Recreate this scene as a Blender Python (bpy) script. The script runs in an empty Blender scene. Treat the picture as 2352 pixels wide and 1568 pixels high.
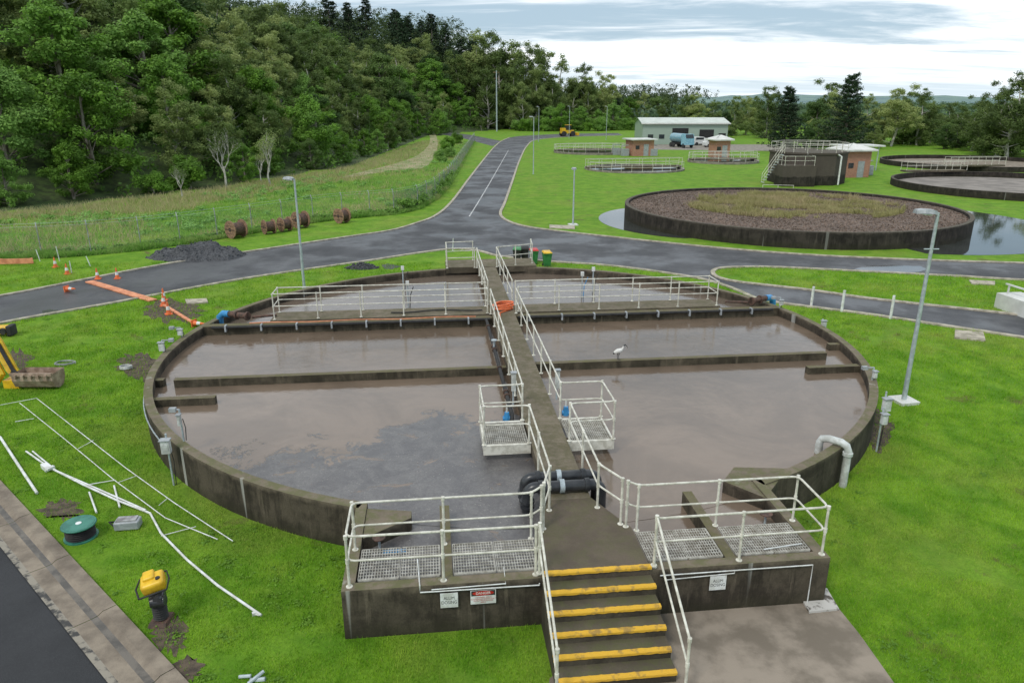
import bpy, math, random, bmesh
import numpy as np
from mathutils import Vector, Matrix
random.seed(4); RNG=np.random.default_rng(4)
scene=bpy.context.scene; COL=scene.collection
rad=math.radians
# ------------------------------------------------------------------ survey helpers
FP=1660.0; PIT=rad(18.3); SP,CP=math.sin(PIT),math.cos(PIT); CAMH=9.0
def P(x,y,z=0.0):
    """world point at height z surveyed from the drone's station"""
    u=x-1176; v=y-784
    d=FP*SP+CP*v; Y=FP*CP-SP*v; k=(CAMH-z)/d
    return Vector((u*k,Y*k,z))
PSI=rad(6.3); TC=Vector((-0.03,24.6,0)); RV=Vector((math.cos(PSI),math.sin(PSI),0)); AV=Vector((-math.sin(PSI),math.cos(PSI),0))
def L(s,t,z=0.0): 
    p=TC+RV*s+AV*t; p.z=z; return p
# ------------------------------------------------------------------ materials
def mat_new(name):
    m=bpy.data.materials.new(name); m.use_nodes=True; nt=m.node_tree
    b=nt.nodes['Principled BSDF']; return m,nt,b
def node(nt,t,**k):
    n=nt.nodes.new(t)
    for a,v in k.items(): setattr(n,a,v)
    return n
def noise(nt,vec,sc,det=5,rough=.55,dist=0):
    n=node(nt,'ShaderNodeTexNoise'); n.inputs['Scale'].default_value=sc; n.inputs['Detail'].default_value=det
    n.inputs['Roughness'].default_value=rough; n.inputs['Distortion'].default_value=dist
    if vec: nt.links.new(vec,n.inputs['Vector'])
    return n.outputs['Fac']
def mrange(nt,val,a,b,c=0,d=1):
    n=node(nt,'ShaderNodeMapRange'); n.interpolation_type='SMOOTHSTEP'
    nt.links.new(val,n.inputs['Value'])
    for i,x in zip(('From Min','From Max','To Min','To Max'),(a,b,c,d)): n.inputs[i].default_value=x
    return n.outputs['Result']
def mixc(nt,fac,a,b,mode='MIX'):
    n=node(nt,'ShaderNodeMix',data_type='RGBA',blend_type=mode)
    if isinstance(fac,(int,float)): n.inputs[0].default_value=fac
    else: nt.links.new(fac,n.inputs[0])
    for i,x in ((6,a),(7,b)):
        if isinstance(x,(tuple,list)): n.inputs[i].default_value=(*x[:3],1)
        else: nt.links.new(x,n.inputs[i])
    return n.outputs[2]
def math_(nt,op,a,b=None,clamp=False):
    n=node(nt,'ShaderNodeMath',operation=op); n.use_clamp=clamp
    for i,x in enumerate((a,b)):
        if x is None: continue
        if isinstance(x,(int,float)): n.inputs[i].default_value=x
        else: nt.links.new(x,n.inputs[i])
    return n.outputs[0]
def pos(nt,scale=(1,1,1)):
    g=node(nt,'ShaderNodeNewGeometry')
    if scale==(1,1,1): return g.outputs['Position']
    m=node(nt,'ShaderNodeVectorMath',operation='MULTIPLY'); nt.links.new(g.outputs['Position'],m.inputs[0]); m.inputs[1].default_value=scale
    return m.outputs[0]
def bump(nt,b,h,st=.3,dist=.02):
    n=node(nt,'ShaderNodeBump'); n.inputs['Strength'].default_value=st; n.inputs['Distance'].default_value=dist
    nt.links.new(h,n.inputs['Height']); nt.links.new(n.outputs[0],b.inputs['Normal'])
def M(name,c1,c2=None,sc=4,rough=.6,metal=0,bmp=0,bsc=40,lo=.38,hi=.62,stretch=(1,1,1),spec=.5):
    m,nt,b=mat_new(name); b.inputs['Roughness'].default_value=rough; b.inputs['Metallic'].default_value=metal
    b.inputs['Specular IOR Level'].default_value=spec
    if c2 is None: c2=tuple(x*.72 for x in c1)
    p=pos(nt,stretch); n=noise(nt,p,sc,7,.6); c=mixc(nt,mrange(nt,n,lo,hi),c1,c2)
    nt.links.new(c,b.inputs['Base Color'])
    if bmp: bump(nt,b,noise(nt,pos(nt),bsc,4),bmp)
    return m
def concrete(name,c1,c2,moss=(.10,.115,.035),mossamt=.6,streak=True,white=0.0,rim=None,lift=1.9):
    m,nt,b=mat_new(name); b.inputs['Roughness'].default_value=.85; b.inputs['Specular IOR Level'].default_value=.25
    p=pos(nt)
    a=noise(nt,p,1.3,9,.68,.3); c=mixc(nt,mrange(nt,a,.38,.62),c1,c2)
    if streak:
        s=noise(nt,pos(nt,(1,1,.22)),3.0,9,.7,.25); c=mixc(nt,mrange(nt,s,.46,.66,0,.75),c,tuple(x*.45 for x in c2))
        s2=noise(nt,pos(nt,(1,1,.12)),5.0,5,.6,.2); c=mixc(nt,mrange(nt,s2,.58,.70,0,.4),c,tuple(min(1,x*2.1) for x in c1))
    f=noise(nt,p,28,6,.7); c=mixc(nt,mrange(nt,f,.35,.7,0,.55),c,mixc(nt,.6,c,(.02,.018,.014)))
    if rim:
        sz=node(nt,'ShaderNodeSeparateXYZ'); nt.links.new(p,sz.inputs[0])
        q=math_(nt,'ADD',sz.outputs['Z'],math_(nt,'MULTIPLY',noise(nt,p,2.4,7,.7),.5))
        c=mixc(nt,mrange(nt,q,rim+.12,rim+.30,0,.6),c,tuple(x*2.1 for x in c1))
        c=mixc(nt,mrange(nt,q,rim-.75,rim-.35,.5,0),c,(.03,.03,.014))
    if white:
        w=noise(nt,pos(nt,(1.7,1.7,.05)),1.5,3,.5); c=mixc(nt,math_(nt,'MULTIPLY',mrange(nt,w,.66,.70),white),c,(.5,.5,.46))
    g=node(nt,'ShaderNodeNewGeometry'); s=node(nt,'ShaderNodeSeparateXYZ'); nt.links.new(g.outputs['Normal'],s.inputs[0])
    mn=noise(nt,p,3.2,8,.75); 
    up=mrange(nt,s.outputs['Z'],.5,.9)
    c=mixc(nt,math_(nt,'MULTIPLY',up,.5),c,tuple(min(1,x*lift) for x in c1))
    k=math_(nt,'MULTIPLY',up,mrange(nt,mn,.40,.60,0,mossamt))
    c=mixc(nt,k,c,moss); nt.links.new(c,b.inputs['Base Color']); bump(nt,b,noise(nt,p,22,8,.7),.5,.015)
    return m
def grassmat(name,g1=(.11,.25,.015),g2=(.20,.36,.03),dry=(.30,.30,.07),brown=.0,island=False,dryamt=.35):
    m,nt,b=mat_new(name); b.inputs['Roughness'].default_value=.85; b.inputs['Specular IOR Level'].default_value=.12
    p=pos(nt)
    c=mixc(nt,mrange(nt,noise(nt,p,.8,8,.7,.3),.36,.64),g1,g2)
    c=mixc(nt,mrange(nt,noise(nt,p,.17,7,.7,.3),.46,.66,0,dryamt),c,dry)
    c=mixc(nt,mrange(nt,noise(nt,p,.45,8,.7,.4),.58,.68,0,brown),c,(.15,.11,.055))
    if island:
        g=node(nt,'ShaderNodeNewGeometry'); r=g.outputs['Random Per Island']
        c=mixc(nt,mrange(nt,r,0,1,0,.6),c,mixc(nt,.5,c,(.04,.09,.01)))
        c=mixc(nt,mrange(nt,r,.86,1,0,.6),c,dry)
        tr=node(nt,'ShaderNodeBsdfTranslucent'); nt.links.new(c,tr.inputs[0]); mx=node(nt,'ShaderNodeMixShader'); mx.inputs[0].default_value=.3
        o=nt.nodes['Material Output']; nt.links.new(b.outputs[0],mx.inputs[1]); nt.links.new(tr.outputs[0],mx.inputs[2]); nt.links.new(mx.outputs[0],o.inputs[0])
    else:
        f=noise(nt,p,16,8,.75); c=mixc(nt,mrange(nt,f,.32,.62,.4,0),c,(.04,.09,.008))
        f2=noise(nt,p,2.5,8,.8); c=mixc(nt,mrange(nt,f2,.35,.6,.3,0),c,(.06,.14,.012))
        bump(nt,b,noise(nt,p,30,8,.8),.7,.04)
    nt.links.new(c,b.inputs['Base Color']); return m
def leafmat(name,c1,c2,c3=None,tr=.3):
    m,nt,b=mat_new(name); b.inputs['Roughness'].default_value=.6; b.inputs['Specular IOR Level'].default_value=.2
    g=node(nt,'ShaderNodeNewGeometry'); oi=node(nt,'ShaderNodeObjectInfo')
    c=mixc(nt,mrange(nt,noise(nt,g.outputs['Position'],.45,5,.65),.36,.62),c1,c2)
    c=mixc(nt,mrange(nt,g.outputs['Random Per Island'],0,1,0,.5),c,mixc(nt,.5,c,(.012,.022,.006)))
    if c3: c=mixc(nt,mrange(nt,oi.outputs['Random'],.3,1,0,.8),c,c3)
    h=node(nt,'ShaderNodeHueSaturation'); 
    nt.links.new(c,h.inputs['Color']); nt.links.new(mrange(nt,oi.outputs['Random'],0,1,.7,1.35),h.inputs['Value'])
    nt.links.new(h.outputs[0],b.inputs['Base Color'])
    t=node(nt,'ShaderNodeBsdfTranslucent'); nt.links.new(h.outputs[0],t.inputs[0]); mx=node(nt,'ShaderNodeMixShader'); mx.inputs[0].default_value=tr
    o=nt.nodes['Material Output']; nt.links.new(b.outputs[0],mx.inputs[1]); nt.links.new(t.outputs[0],mx.inputs[2]); nt.links.new(mx.outputs[0],o.inputs[0])
    return m
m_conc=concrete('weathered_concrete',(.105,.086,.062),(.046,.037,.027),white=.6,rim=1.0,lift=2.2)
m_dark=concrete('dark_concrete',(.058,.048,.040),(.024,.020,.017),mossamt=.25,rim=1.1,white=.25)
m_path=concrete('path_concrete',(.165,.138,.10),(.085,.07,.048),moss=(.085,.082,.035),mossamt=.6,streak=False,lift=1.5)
m_moss=concrete('mossy_concrete',(.12,.10,.068),(.055,.047,.03),moss=(.12,.115,.045),mossamt=.7)
m_kerb=M('kerb_concrete',(.48,.43,.34),(.28,.25,.19),sc=3,rough=.85,bmp=.3)
m_gutter=M('gutter_concrete',(.29,.24,.18),(.15,.12,.09),sc=1.8,rough=.8,bmp=.5,lo=.32,hi=.68)
m_grass=grassmat('grass_ground',brown=.8)
m_blade=grassmat('grass_blade',g1=(.16,.37,.016),g2=(.34,.57,.04),dry=(.52,.52,.14),island=True,dryamt=.35,brown=.35)
m_long=grassmat('long_grass',g1=(.18,.37,.06),g2=(.31,.51,.12),dry=(.52,.48,.24),island=True,dryamt=.55)
m_dry=grassmat('dry_grass',g1=(.33,.31,.12),g2=(.46,.42,.2),dry=(.55,.43,.27),island=True,dryamt=.8)
m_straw=grassmat('straw_grass',g1=(.42,.38,.18),g2=(.52,.45,.24),dry=(.58,.5,.3),island=True,dryamt=.8)
m_soil=M('soil',(.12,.09,.06),(.055,.042,.03),sc=5,rough=.95,bmp=.8,bsc=30)
m_forest=M('forest_floor',(.06,.10,.02),(.03,.045,.012),sc=1.5,rough=.95)
m_gravel=M('dark_gravel',(.10,.102,.108),(.04,.042,.046),sc=14,rough=.8,bmp=1,bsc=30)
m_mulch=M('mulch',(.19,.14,.11),(.085,.062,.048),sc=6,rough=.95,bmp=1,bsc=14)
m_rail=M('painted_rail',(.72,.70,.61),(.50,.48,.40),sc=6,rough=.45)
m_galv=M('galvanised_steel',(.50,.56,.58),(.38,.43,.45),sc=8,rough=.45,metal=.3)
m_grate=M('grating_steel',(.52,.5,.44),(.32,.30,.25),sc=6,rough=.6,metal=.1)
m_white=M('white_plastic',(.78,.79,.78),(.58,.58,.54),sc=5,rough=.45)
m_greyw=M('weathered_plastic',(.62,.64,.62),(.42,.43,.4),sc=5,rough=.5)
m_black=M('black_pipe',(.022,.024,.028),(.04,.042,.045),sc=6,rough=.3)
m_blackm=M('black_matt',(.02,.02,.02),(.035,.033,.03),sc=6,rough=.75)
m_blue=M('blue_pipe',(.05,.3,.62),(.04,.22,.45),sc=6,rough=.4)
m_rust=M('rusty_pipe',(.13,.07,.05),(.06,.04,.03),sc=8,rough=.8)
m_yel=M('yellow_nosing',(.70,.40,.03),(.36,.22,.05),sc=6,rough=.7,lo=.50,hi=.66,bmp=.5)
m_yp=M('yellow_paint',(.8,.5,.02),(.62,.36,.02),sc=5,rough=.4)
m_org=M('orange_plastic',(.85,.2,.06),(.65,.13,.04),sc=5,rough=.55)
m_ocov=M('orange_cover',(.78,.33,.17),(.55,.2,.1),sc=3,rough=.7)
m_red=M('red_paint',(.6,.03,.02),(.42,.02,.02),sc=5,rough=.4)
m_green=M('green_plastic',(.05,.24,.07),(.03,.16,.05),sc=5,rough=.45)
m_teal=M('teal_plastic',(.05,.22,.16),(.03,.15,.11),sc=5,rough=.5)
m_grey=M('grey_plastic',(.38,.4,.41),(.27,.29,.3),sc=5,rough=.5)
m_wood=M('reel_wood',(.33,.2,.12),(.17,.10,.065),sc=7,rough=.85)
m_bark=M('bark',(.26,.23,.19),(.11,.09,.07),sc=3,rough=.9,stretch=(1,1,.3))
m_barkp=M('pale_bark',(.55,.52,.47),(.32,.30,.26),sc=2,rough=.9)
m_hay=M('faded_paint',(.6,.6,.58),(.3,.3,.3),sc=3,rough=.7)
def brickmat():
    m,nt,b=mat_new('brick'); b.inputs['Roughness'].default_value=.85
    t=node(nt,'ShaderNodeTexBrick'); t.inputs['Scale'].default_value=2.2
    t.inputs['Color1'].default_value=(.46,.20,.12,1); t.inputs['Color2'].default_value=(.34,.13,.08,1); t.inputs['Mortar'].default_value=(.38,.33,.28,1)
    tc=node(nt,'ShaderNodeTexCoord'); mp=node(nt,'ShaderNodeMapping'); mp.inputs['Rotation'].default_value=(rad(90),0,0)
    nt.links.new(tc.outputs['Object'],mp.inputs[0]); nt.links.new(mp.outputs[0],t.inputs['Vector']); nt.links.new(t.outputs['Color'],b.inputs['Base Color']); return m
m_brick=brickmat()
m_roofw=M('pale_roof',(.70,.70,.66),(.56,.56,.52),sc=1,rough=.5)
def shedmat():
    m,nt,b=mat_new('corrugated_wall'); b.inputs['Roughness'].default_value=.5
    w=node(nt,'ShaderNodeTexWave'); w.inputs['Scale'].default_value=1.6; nt.links.new(pos(nt),w.inputs['Vector'])
    nt.links.new(mixc(nt,w.outputs['Fac'],(.36,.45,.37),(.29,.37,.30)),b.inputs['Base Color']); return m
m_shed=shedmat()
m_glass=M('dark_glass',(.03,.035,.04),(.05,.055,.06),rough=.1)
m_rubber=M('rubber',(.025,.025,.025),(.04,.04,.04),rough=.8)
m_hole=M('dark_interior',(.03,.03,.03),(.02,.02,.02),rough=.9)
m_feather=M('white_feather',(.74,.73,.69),(.6,.58,.54),sc=20,rough=.8)
def asphalt(name,ca,cb_,wet=True):
    m,nt,b=mat_new(name); p=pos(nt)
    c=mixc(nt,mrange(nt,noise(nt,p,.35,8,.65,.4),.36,.64),ca,cb_)
    c=mixc(nt,mrange(nt,noise(nt,p,60,3,.6),.3,.7,0,.5),c,tuple(x*.45 for x in cb_))
    c=mixc(nt,mrange(nt,noise(nt,p,150,2,.5),.62,.7,0,.35),c,(.25,.25,.24))
    d=node(nt,'ShaderNodeVectorMath',operation='ADD'); nn=node(nt,'ShaderNodeTexNoise'); nn.inputs['Scale'].default_value=.6; nn.inputs['Detail'].default_value=6; nt.links.new(p,nn.inputs['Vector'])
    sc=node(nt,'ShaderNodeVectorMath',operation='SCALE'); nt.links.new(nn.outputs['Color'],sc.inputs[0]); sc.inputs['Scale'].default_value=5.0
    v=node(nt,'ShaderNodeTexVoronoi',feature='DISTANCE_TO_EDGE'); v.inputs['Scale'].default_value=.13
    nt.links.new(p,d.inputs[0]); nt.links.new(sc.outputs[0],d.inputs[1]); nt.links.new(d.outputs[0],v.inputs['Vector'])
    k=math_(nt,'MULTIPLY',mrange(nt,v.outputs['Distance'],0,.006,.55,0),mrange(nt,noise(nt,p,.4,3),.45,.55))
    c=mixc(nt,k,c,(.02,.02,.02))
    nt.links.new(c,b.inputs['Base Color'])
    nt.links.new(mrange(nt,noise(nt,p,.25,5,.6),.4,.62,.38 if wet else .7,.85),b.inputs['Roughness'])
    bump(nt,b,noise(nt,p,70,3,.7),.25,.01); return m
m_asph=asphalt('asphalt',(.088,.09,.096),(.05,.052,.056)); m_asph2=asphalt('asphalt_dark',(.030,.031,.034),(.018,.019,.021),False)
def watermat(name,base,scum=False,rough=.06,bst=.12,bs=2.2):
    m,nt,b=mat_new(name); g=node(nt,'ShaderNodeNewGeometry'); p=g.outputs['Position']
    mp=node(nt,'ShaderNodeMapping',vector_type='TEXTURE'); mp.inputs['Location'].default_value=(TC.x,TC.y,0); mp.inputs['Rotation'].default_value=(0,0,PSI)
    nt.links.new(p,mp.inputs[0]); lp=mp.outputs[0]
    dark=tuple(x*.72 for x in base)
    c=mixc(nt,mrange(nt,noise(nt,lp,.35,8,.65,.8),.35,.65),base,dark); b.inputs['Roughness'].default_value=rough
    b.inputs['Specular IOR Level'].default_value=.65
    h=noise(nt,lp,bs,5,.65,.4)
    if scum:
        s=node(nt,'ShaderNodeSeparateXYZ'); nt.links.new(lp,s.inputs[0])
        tb=mrange(nt,s.outputs['X'],-5.4,-3.6,-7.6,-6.1)
        n1=noise(nt,lp,.42,10,.6,.9); n2=noise(nt,lp,1.5,12,.78,.6); n3=noise(nt,lp,7,10,.8,.3)
        f=math_(nt,'SUBTRACT',tb,s.outputs['Y']); f=math_(nt,'ADD',f,math_(nt,'MULTIPLY',math_(nt,'SUBTRACT',n1,.5),5.0)); f=math_(nt,'ADD',f,math_(nt,'MULTIPLY',math_(nt,'SUBTRACT',n2,.5),5.0)); f=math_(nt,'ADD',f,math_(nt,'MULTIPLY',math_(nt,'SUBTRACT',n3,.5),2.0))
        k=mrange(nt,f,0,.2)
        hs=noise(nt,lp,.75,12,.76,1.2); holes=mrange(nt,hs,.58,.61,1,0)
        k=math_(nt,'MULTIPLY',k,holes); k=math_(nt,'MULTIPLY',k,mrange(nt,s.outputs['X'],-.3,-.1,1,0))
        sc=mixc(nt,mrange(nt,noise(nt,lp,1.6,12,.8,.8),.36,.64),(.165,.16,.155),(.085,.083,.088))
        sc=mixc(nt,mrange(nt,noise(nt,lp,16,12,.9,.2),.46,.58,0,.6),sc,(.045,.043,.047))
        vo=node(nt,'ShaderNodeTexVoronoi'); vo.inputs['Scale'].default_value=13; nt.links.new(lp,vo.inputs['Vector'])
        dots=math_(nt,'MULTIPLY',mrange(nt,vo.outputs['Distance'],.10,.22,1,0),mrange(nt,noise(nt,lp,2.2,6,.7),.46,.58))
        sc=mixc(nt,math_(nt,'MULTIPLY',dots,.8),sc,(.36,.33,.29))
        c=mixc(nt,math_(nt,'MULTIPLY',k,.9),c,sc)
        fl=noise(nt,lp,9,9,.8,1.0); c=mixc(nt,mrange(nt,fl,.64,.72,0,.35),c,(.38,.32,.27))
        nt.links.new(math_(nt,'ADD',math_(nt,'MULTIPLY',k,.28),rough),b.inputs['Roughness'])
        c=mixc(nt,mrange(nt,s.outputs['Y'],3.5,4.0,0,.3),c,(.1,.09,.08))
        h=math_(nt,'ADD',h,math_(nt,'MULTIPLY',math_(nt,'MULTIPLY',k,noise(nt,lp,22,8,.85)),1.6))
    nt.links.new(c,b.inputs['Base Color']); bump(nt,b,h,bst,.05); return m
m_water=watermat('brown_water',(.195,.145,.105),True,.05,.15,3.0)
m_pond=watermat('pond_water',(.05,.055,.05),False,.03,.05,1.0)
m_puddle=watermat('puddle_water',(.12,.12,.12),False,.05,.02,1.0)
def linkmat(name,col,th):
    m,nt,b=mat_new(name); b.inputs['Base Color'].default_value=(*col,1); b.inputs['Roughness'].default_value=.5
    s=node(nt,'ShaderNodeSeparateXYZ'); nt.links.new(pos(nt),s.inputs[0])
    hyp=math_(nt,'ADD',s.outputs['X'],math_(nt,'MULTIPLY',s.outputs['Y'],.8))
    def lines(e):
        f=math_(nt,'FRACT',math_(nt,'MULTIPLY',e,11.0)); return math_(nt,'LESS_THAN',f,th)
    a=math_(nt,'MAXIMUM',lines(math_(nt,'ADD',hyp,s.outputs['Z'])),lines(math_(nt,'SUBTRACT',hyp,s.outputs['Z'])))
    nt.links.new(a,b.inputs['Alpha']); return m
m_link=linkmat('chain_link',(.2,.23,.24),.045); m_link2=linkmat('chain_link_dark',(.09,.12,.14),.2)
# ------------------------------------------------------------------ mesh builder
class MB:
    def __init__(s): s.v=[]; s.f=[]; s.m=[]
    def add(s,vs,fs,mi=0):
        o=len(s.v); s.v+= [tuple(v) for v in vs]; s.f+=[tuple(i+o for i in f) for f in fs]; s.m+=[mi]*len(fs); return s
    def box(s,c,d,rz=0,mi=0,R=None):
        R=R or Matrix.Rotation(rz,3,'Z'); c=Vector(c)
        vs=[c+R@Vector((x*d[0]/2,y*d[1]/2,z*d[2]/2)) for x in(-1,1) for y in(-1,1) for z in(-1,1)]
        return s.add(vs,[(0,1,3,2),(4,6,7,5),(0,4,5,1),(2,3,7,6),(0,2,6,4),(1,5,7,3)],mi)
    def tube(s,pts,r,n=8,mi=0,sq=1.0,mis=None):
        pts=[Vector(p) for p in pts]; rs=r if isinstance(r,(list,tuple)) else [r]*len(pts)
        vs=[]; up=None
        for i,p in enumerate(pts):
            d=(pts[min(i+1,len(pts)-1)]-pts[max(i-1,0)]).normalized()
            if up is None: up=Vector((0,0,1)) if abs(d.z)<.9 else Vector((0,1,0))
            a=d.cross(up)
            if a.length<1e-4: a=d.orthogonal()
            a.normalize(); b=a.cross(d).normalized(); up=b
            vs+=[p+a*(rs[i]*sq*math.cos(2*math.pi*k/n))+b*(rs[i]*math.sin(2*math.pi*k/n)) for k in range(n)]
        o=len(s.v); s.v+=[tuple(v) for v in vs]
        for i in range(len(pts)-1):
            m_=mis[i] if mis else mi
            for k in range(n):
                s.f.append((o+i*n+k,o+i*n+(k+1)%n,o+(i+1)*n+(k+1)%n,o+(i+1)*n+k)); s.m.append(m_)
        s.f.append(tuple(o+k for k in range(n))[::-1]); s.m.append(mis[0] if mis else mi)
        s.f.append(tuple(o+(len(pts)-1)*n+k for k in range(n))); s.m.append(mis[-1] if mis else mi); return s
    def lathe(s,c,prof,n=24,mi=0,axis='Z'):
        c=Vector(c); vs=[]
        for r,z in prof:
            for k in range(n):
                a=2*math.pi*k/n; x,y=r*math.cos(a),r*math.sin(a)
                vs.append(c+(Vector((x,y,z)) if axis=='Z' else (Vector((z,x,y)) if axis=='X' else Vector((x,z,y)))))
        fs=[]
        for i in range(len(prof)-1):
            for k in range(n): fs.append((i*n+k,i*n+(k+1)%n,(i+1)*n+(k+1)%n,(i+1)*n+k))
        fs.append(tuple(range(n))[::-1]); fs.append(tuple((len(prof)-1)*n+k for k in range(n)))
        return s.add(vs,fs,mi)
    def prism(s,poly,z0,z1,mi=0):
        n=len(poly); vs=[(p[0],p[1],z0) for p in poly]+[(p[0],p[1],z1) for p in poly]
        return s.add(vs,[tuple(range(n))[::-1],tuple(range(n,2*n))]+[(i,(i+1)%n,n+(i+1)%n,n+i) for i in range(n)],mi)
    def sheet(s,poly,z,mi=0):
        return s.add([(p[0],p[1],z) for p in poly],[tuple(range(len(poly)))],mi)
    def strip(s,pts,a,b,z0,z1,mi=0,closed=False):
        n=len(pts); vs=[]
        for i in range(n):
            p=Vector(pts[i][:2]); q0=Vector(pts[(i-1)%n if closed else max(i-1,0)][:2]); q1=Vector(pts[(i+1)%n if closed else min(i+1,n-1)][:2])
            d=(q1-q0).normalized(); nn=Vector((-d.y,d.x))
            A=p+nn*a; B=p+nn*b
            vs+=[(A.x,A.y,z0),(B.x,B.y,z0),(B.x,B.y,z1),(A.x,A.y,z1)]
        fs=[]; m=n if closed else n-1
        for i in range(m):
            j=(i+1)%n
            for k in range(4): fs.append((i*4+k,i*4+(k+1)%4,j*4+(k+1)%4,j*4+k))
        if not closed: fs+= [(0,1,2,3),((n-1)*4+3,(n-1)*4+2,(n-1)*4+1,(n-1)*4)]
        return s.add(vs,fs,mi)
WO={}
def meta(o,label=None,cat=None,group=None,kind=None):
    if label: o['label']=label
    if cat: o['category']=cat
    if group: o['group']=group
    if kind: o['kind']=kind
def mkmesh(mb,name,mats,origin,smooth=False):
    me=bpy.data.meshes.new(name); o=Vector(origin)
    me.from_pydata([(v[0]-o.x,v[1]-o.y,v[2]-o.z) for v in mb.v],[],mb.f)
    mats=mats if isinstance(mats,(list,tuple)) else [mats]
    for m in mats: me.materials.append(m)
    me.polygons.foreach_set('material_index',mb.m)
    me.validate(); me.update()
    bm=bmesh.new(); bm.from_mesh(me); bmesh.ops.recalc_face_normals(bm,faces=bm.faces); bm.to_mesh(me); bm.free()
    if smooth: 
        me.shade_smooth()
        if hasattr(me,'set_sharp_from_angle'): me.set_sharp_from_angle(angle=rad(40))
    return me
def E(name,loc,label,cat,group=None):
    o=bpy.data.objects.new(name,None); o.location=loc; o.empty_display_size=.3; COL.objects.link(o); meta(o,label,cat,group); WO[o.name]=Vector(loc); return o
def part(mb,name,parent,mats,smooth=False,label=None):
    org=WO[parent.name]; me=mkmesh(mb,name,mats,org,smooth); o=bpy.data.objects.new(name,me); COL.objects.link(o); o.parent=parent; WO[o.name]=org
    if label: o['label']=label
    return o
def top(mb,name,mats,label=None,cat=None,group=None,kind=None,smooth=False,origin=None):
    a=np.array(mb.v)
    if origin is None: origin=((a[:,0].min()+a[:,0].max())/2,(a[:,1].min()+a[:,1].max())/2,a[:,2].min())
    me=mkmesh(mb,name,mats,origin,smooth); o=bpy.data.objects.new(name,me); o.location=origin; COL.objects.link(o); meta(o,label,cat,group,kind); WO[o.name]=Vector(origin); return o
def smooth(pts,n=5):
    pts=[Vector(p) for p in pts]; out=[]
    for i in range(len(pts)-1):
        p0=pts[max(i-1,0)];p1=pts[i];p2=pts[i+1];p3=pts[min(i+2,len(pts)-1)]
        for k in range(n):
            t=k/n; out.append(.5*((2*p1)+(p2-p0)*t+(2*p0-5*p1+4*p2-p3)*t*t+(3*p1-p0-3*p2+p3)*t**3))
    out.append(pts[-1]); return out
def PL(l,z=0): return [P(x,y,z) for x,y in l]
def rbox(c,d,R,b=.04):
    bm=bmesh.new(); bmesh.ops.create_cube(bm,size=1); bmesh.ops.scale(bm,vec=d,verts=bm.verts); bmesh.ops.bevel(bm,geom=bm.edges[:],offset=b,segments=3,affect='EDGES',profile=.6)
    bm.verts.index_update(); vs=[Vector(c)+R@v.co for v in bm.verts]; fs=[tuple(v.index for v in f.verts) for f in bm.faces]; bm.free(); return vs,fs
# ------------------------------------------------------------------ terrain
TL=np.array([(-140,20),(-75,50),(-43.7,62),(-34,78),(-24.5,108),(-23,160),(-25,200),(-15,240),(0,266),(15,280),(48,288),(70,300)],float)
def tdist(X,Y):
    X=np.asarray(X,float);Y=np.asarray(Y,float); best=np.full(X.shape,1e9); sg=np.ones(X.shape)
    for a,b in zip(TL[:-1],TL[1:]):
        d=b-a; L2=(d**2).sum(); t=np.clip(((X-a[0])*d[0]+(Y-a[1])*d[1])/L2,0,1)
        px,py=a[0]+t*d[0],a[1]+t*d[1]; dd=np.hypot(X-px,Y-py); cr=d[0]*(Y-a[1])-d[1]*(X-a[0])
        m=dd<best; best=np.where(m,dd,best); sg=np.where(m,np.sign(cr),sg)
    return best*sg
def hh(X,Y):
    d=tdist(X,Y); w=np.clip((12-np.asarray(X,float))/45,.05,1); w=np.where(np.asarray(Y)>600,0,w)
    h=.42*np.maximum(0,d-4)*w; h=48*(1-np.exp(-h/48))*1.15
    fade=np.clip((650-np.asarray(Y,float))/250,0,1)*np.clip((np.asarray(X,float)+420)/200,0,1)
    return h*fade
xs=np.unique(np.concatenate([np.linspace(-3000,-300,14),np.arange(-300,-100,12),np.arange(-100,100,4),np.arange(100,400,25),np.linspace(400,4000,12)]))
ys=np.unique(np.concatenate([np.linspace(-600,-20,6),np.arange(-20,360,4.),np.arange(360,700,20),np.linspace(700,7000,16)]))
GX,GY=np.meshgrid(xs,ys); GZ=hh(GX,GY)
nx,ny=len(xs),len(ys); V=np.stack([GX.ravel(),GY.ravel(),GZ.ravel()],1)
ii=np.arange(nx*ny).reshape(ny,nx); F=np.stack([ii[:-1,:-1],ii[:-1,1:],ii[1:,1:],ii[1:,:-1]],-1).reshape(-1,4)
def quadmesh(name,V,F,mats,mi=None,sm=False):
    me=bpy.data.meshes.new(name); k=F.shape[1]
    me.vertices.add(len(V)); me.vertices.foreach_set('co',V.astype(np.float32).ravel())
    me.loops.add(F.size); me.loops.foreach_set('vertex_index',F.astype(np.int32).ravel())
    me.polygons.add(len(F)); me.polygons.foreach_set('loop_start',np.arange(0,F.size,k,dtype=np.int32)); 
    for m in (mats if isinstance(mats,list) else [mats]): me.materials.append(m)
    if mi is not None: me.polygons.foreach_set('material_index',mi.astype(np.int32))
    me.update(calc_edges=True); 
    if sm: me.shade_smooth()
    return me
fc=V[F].mean(1); mi=(tdist(fc[:,0],fc[:,1])>0)&(fc[:,1]<600)
me=quadmesh('ground',V,F,[m_grass,m_forest],mi.astype(int),True); g=bpy.data.objects.new('ground',me); COL.objects.link(g); g['kind']='structure'; g['label']='mown green grass ground rising to a wooded hill'
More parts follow.
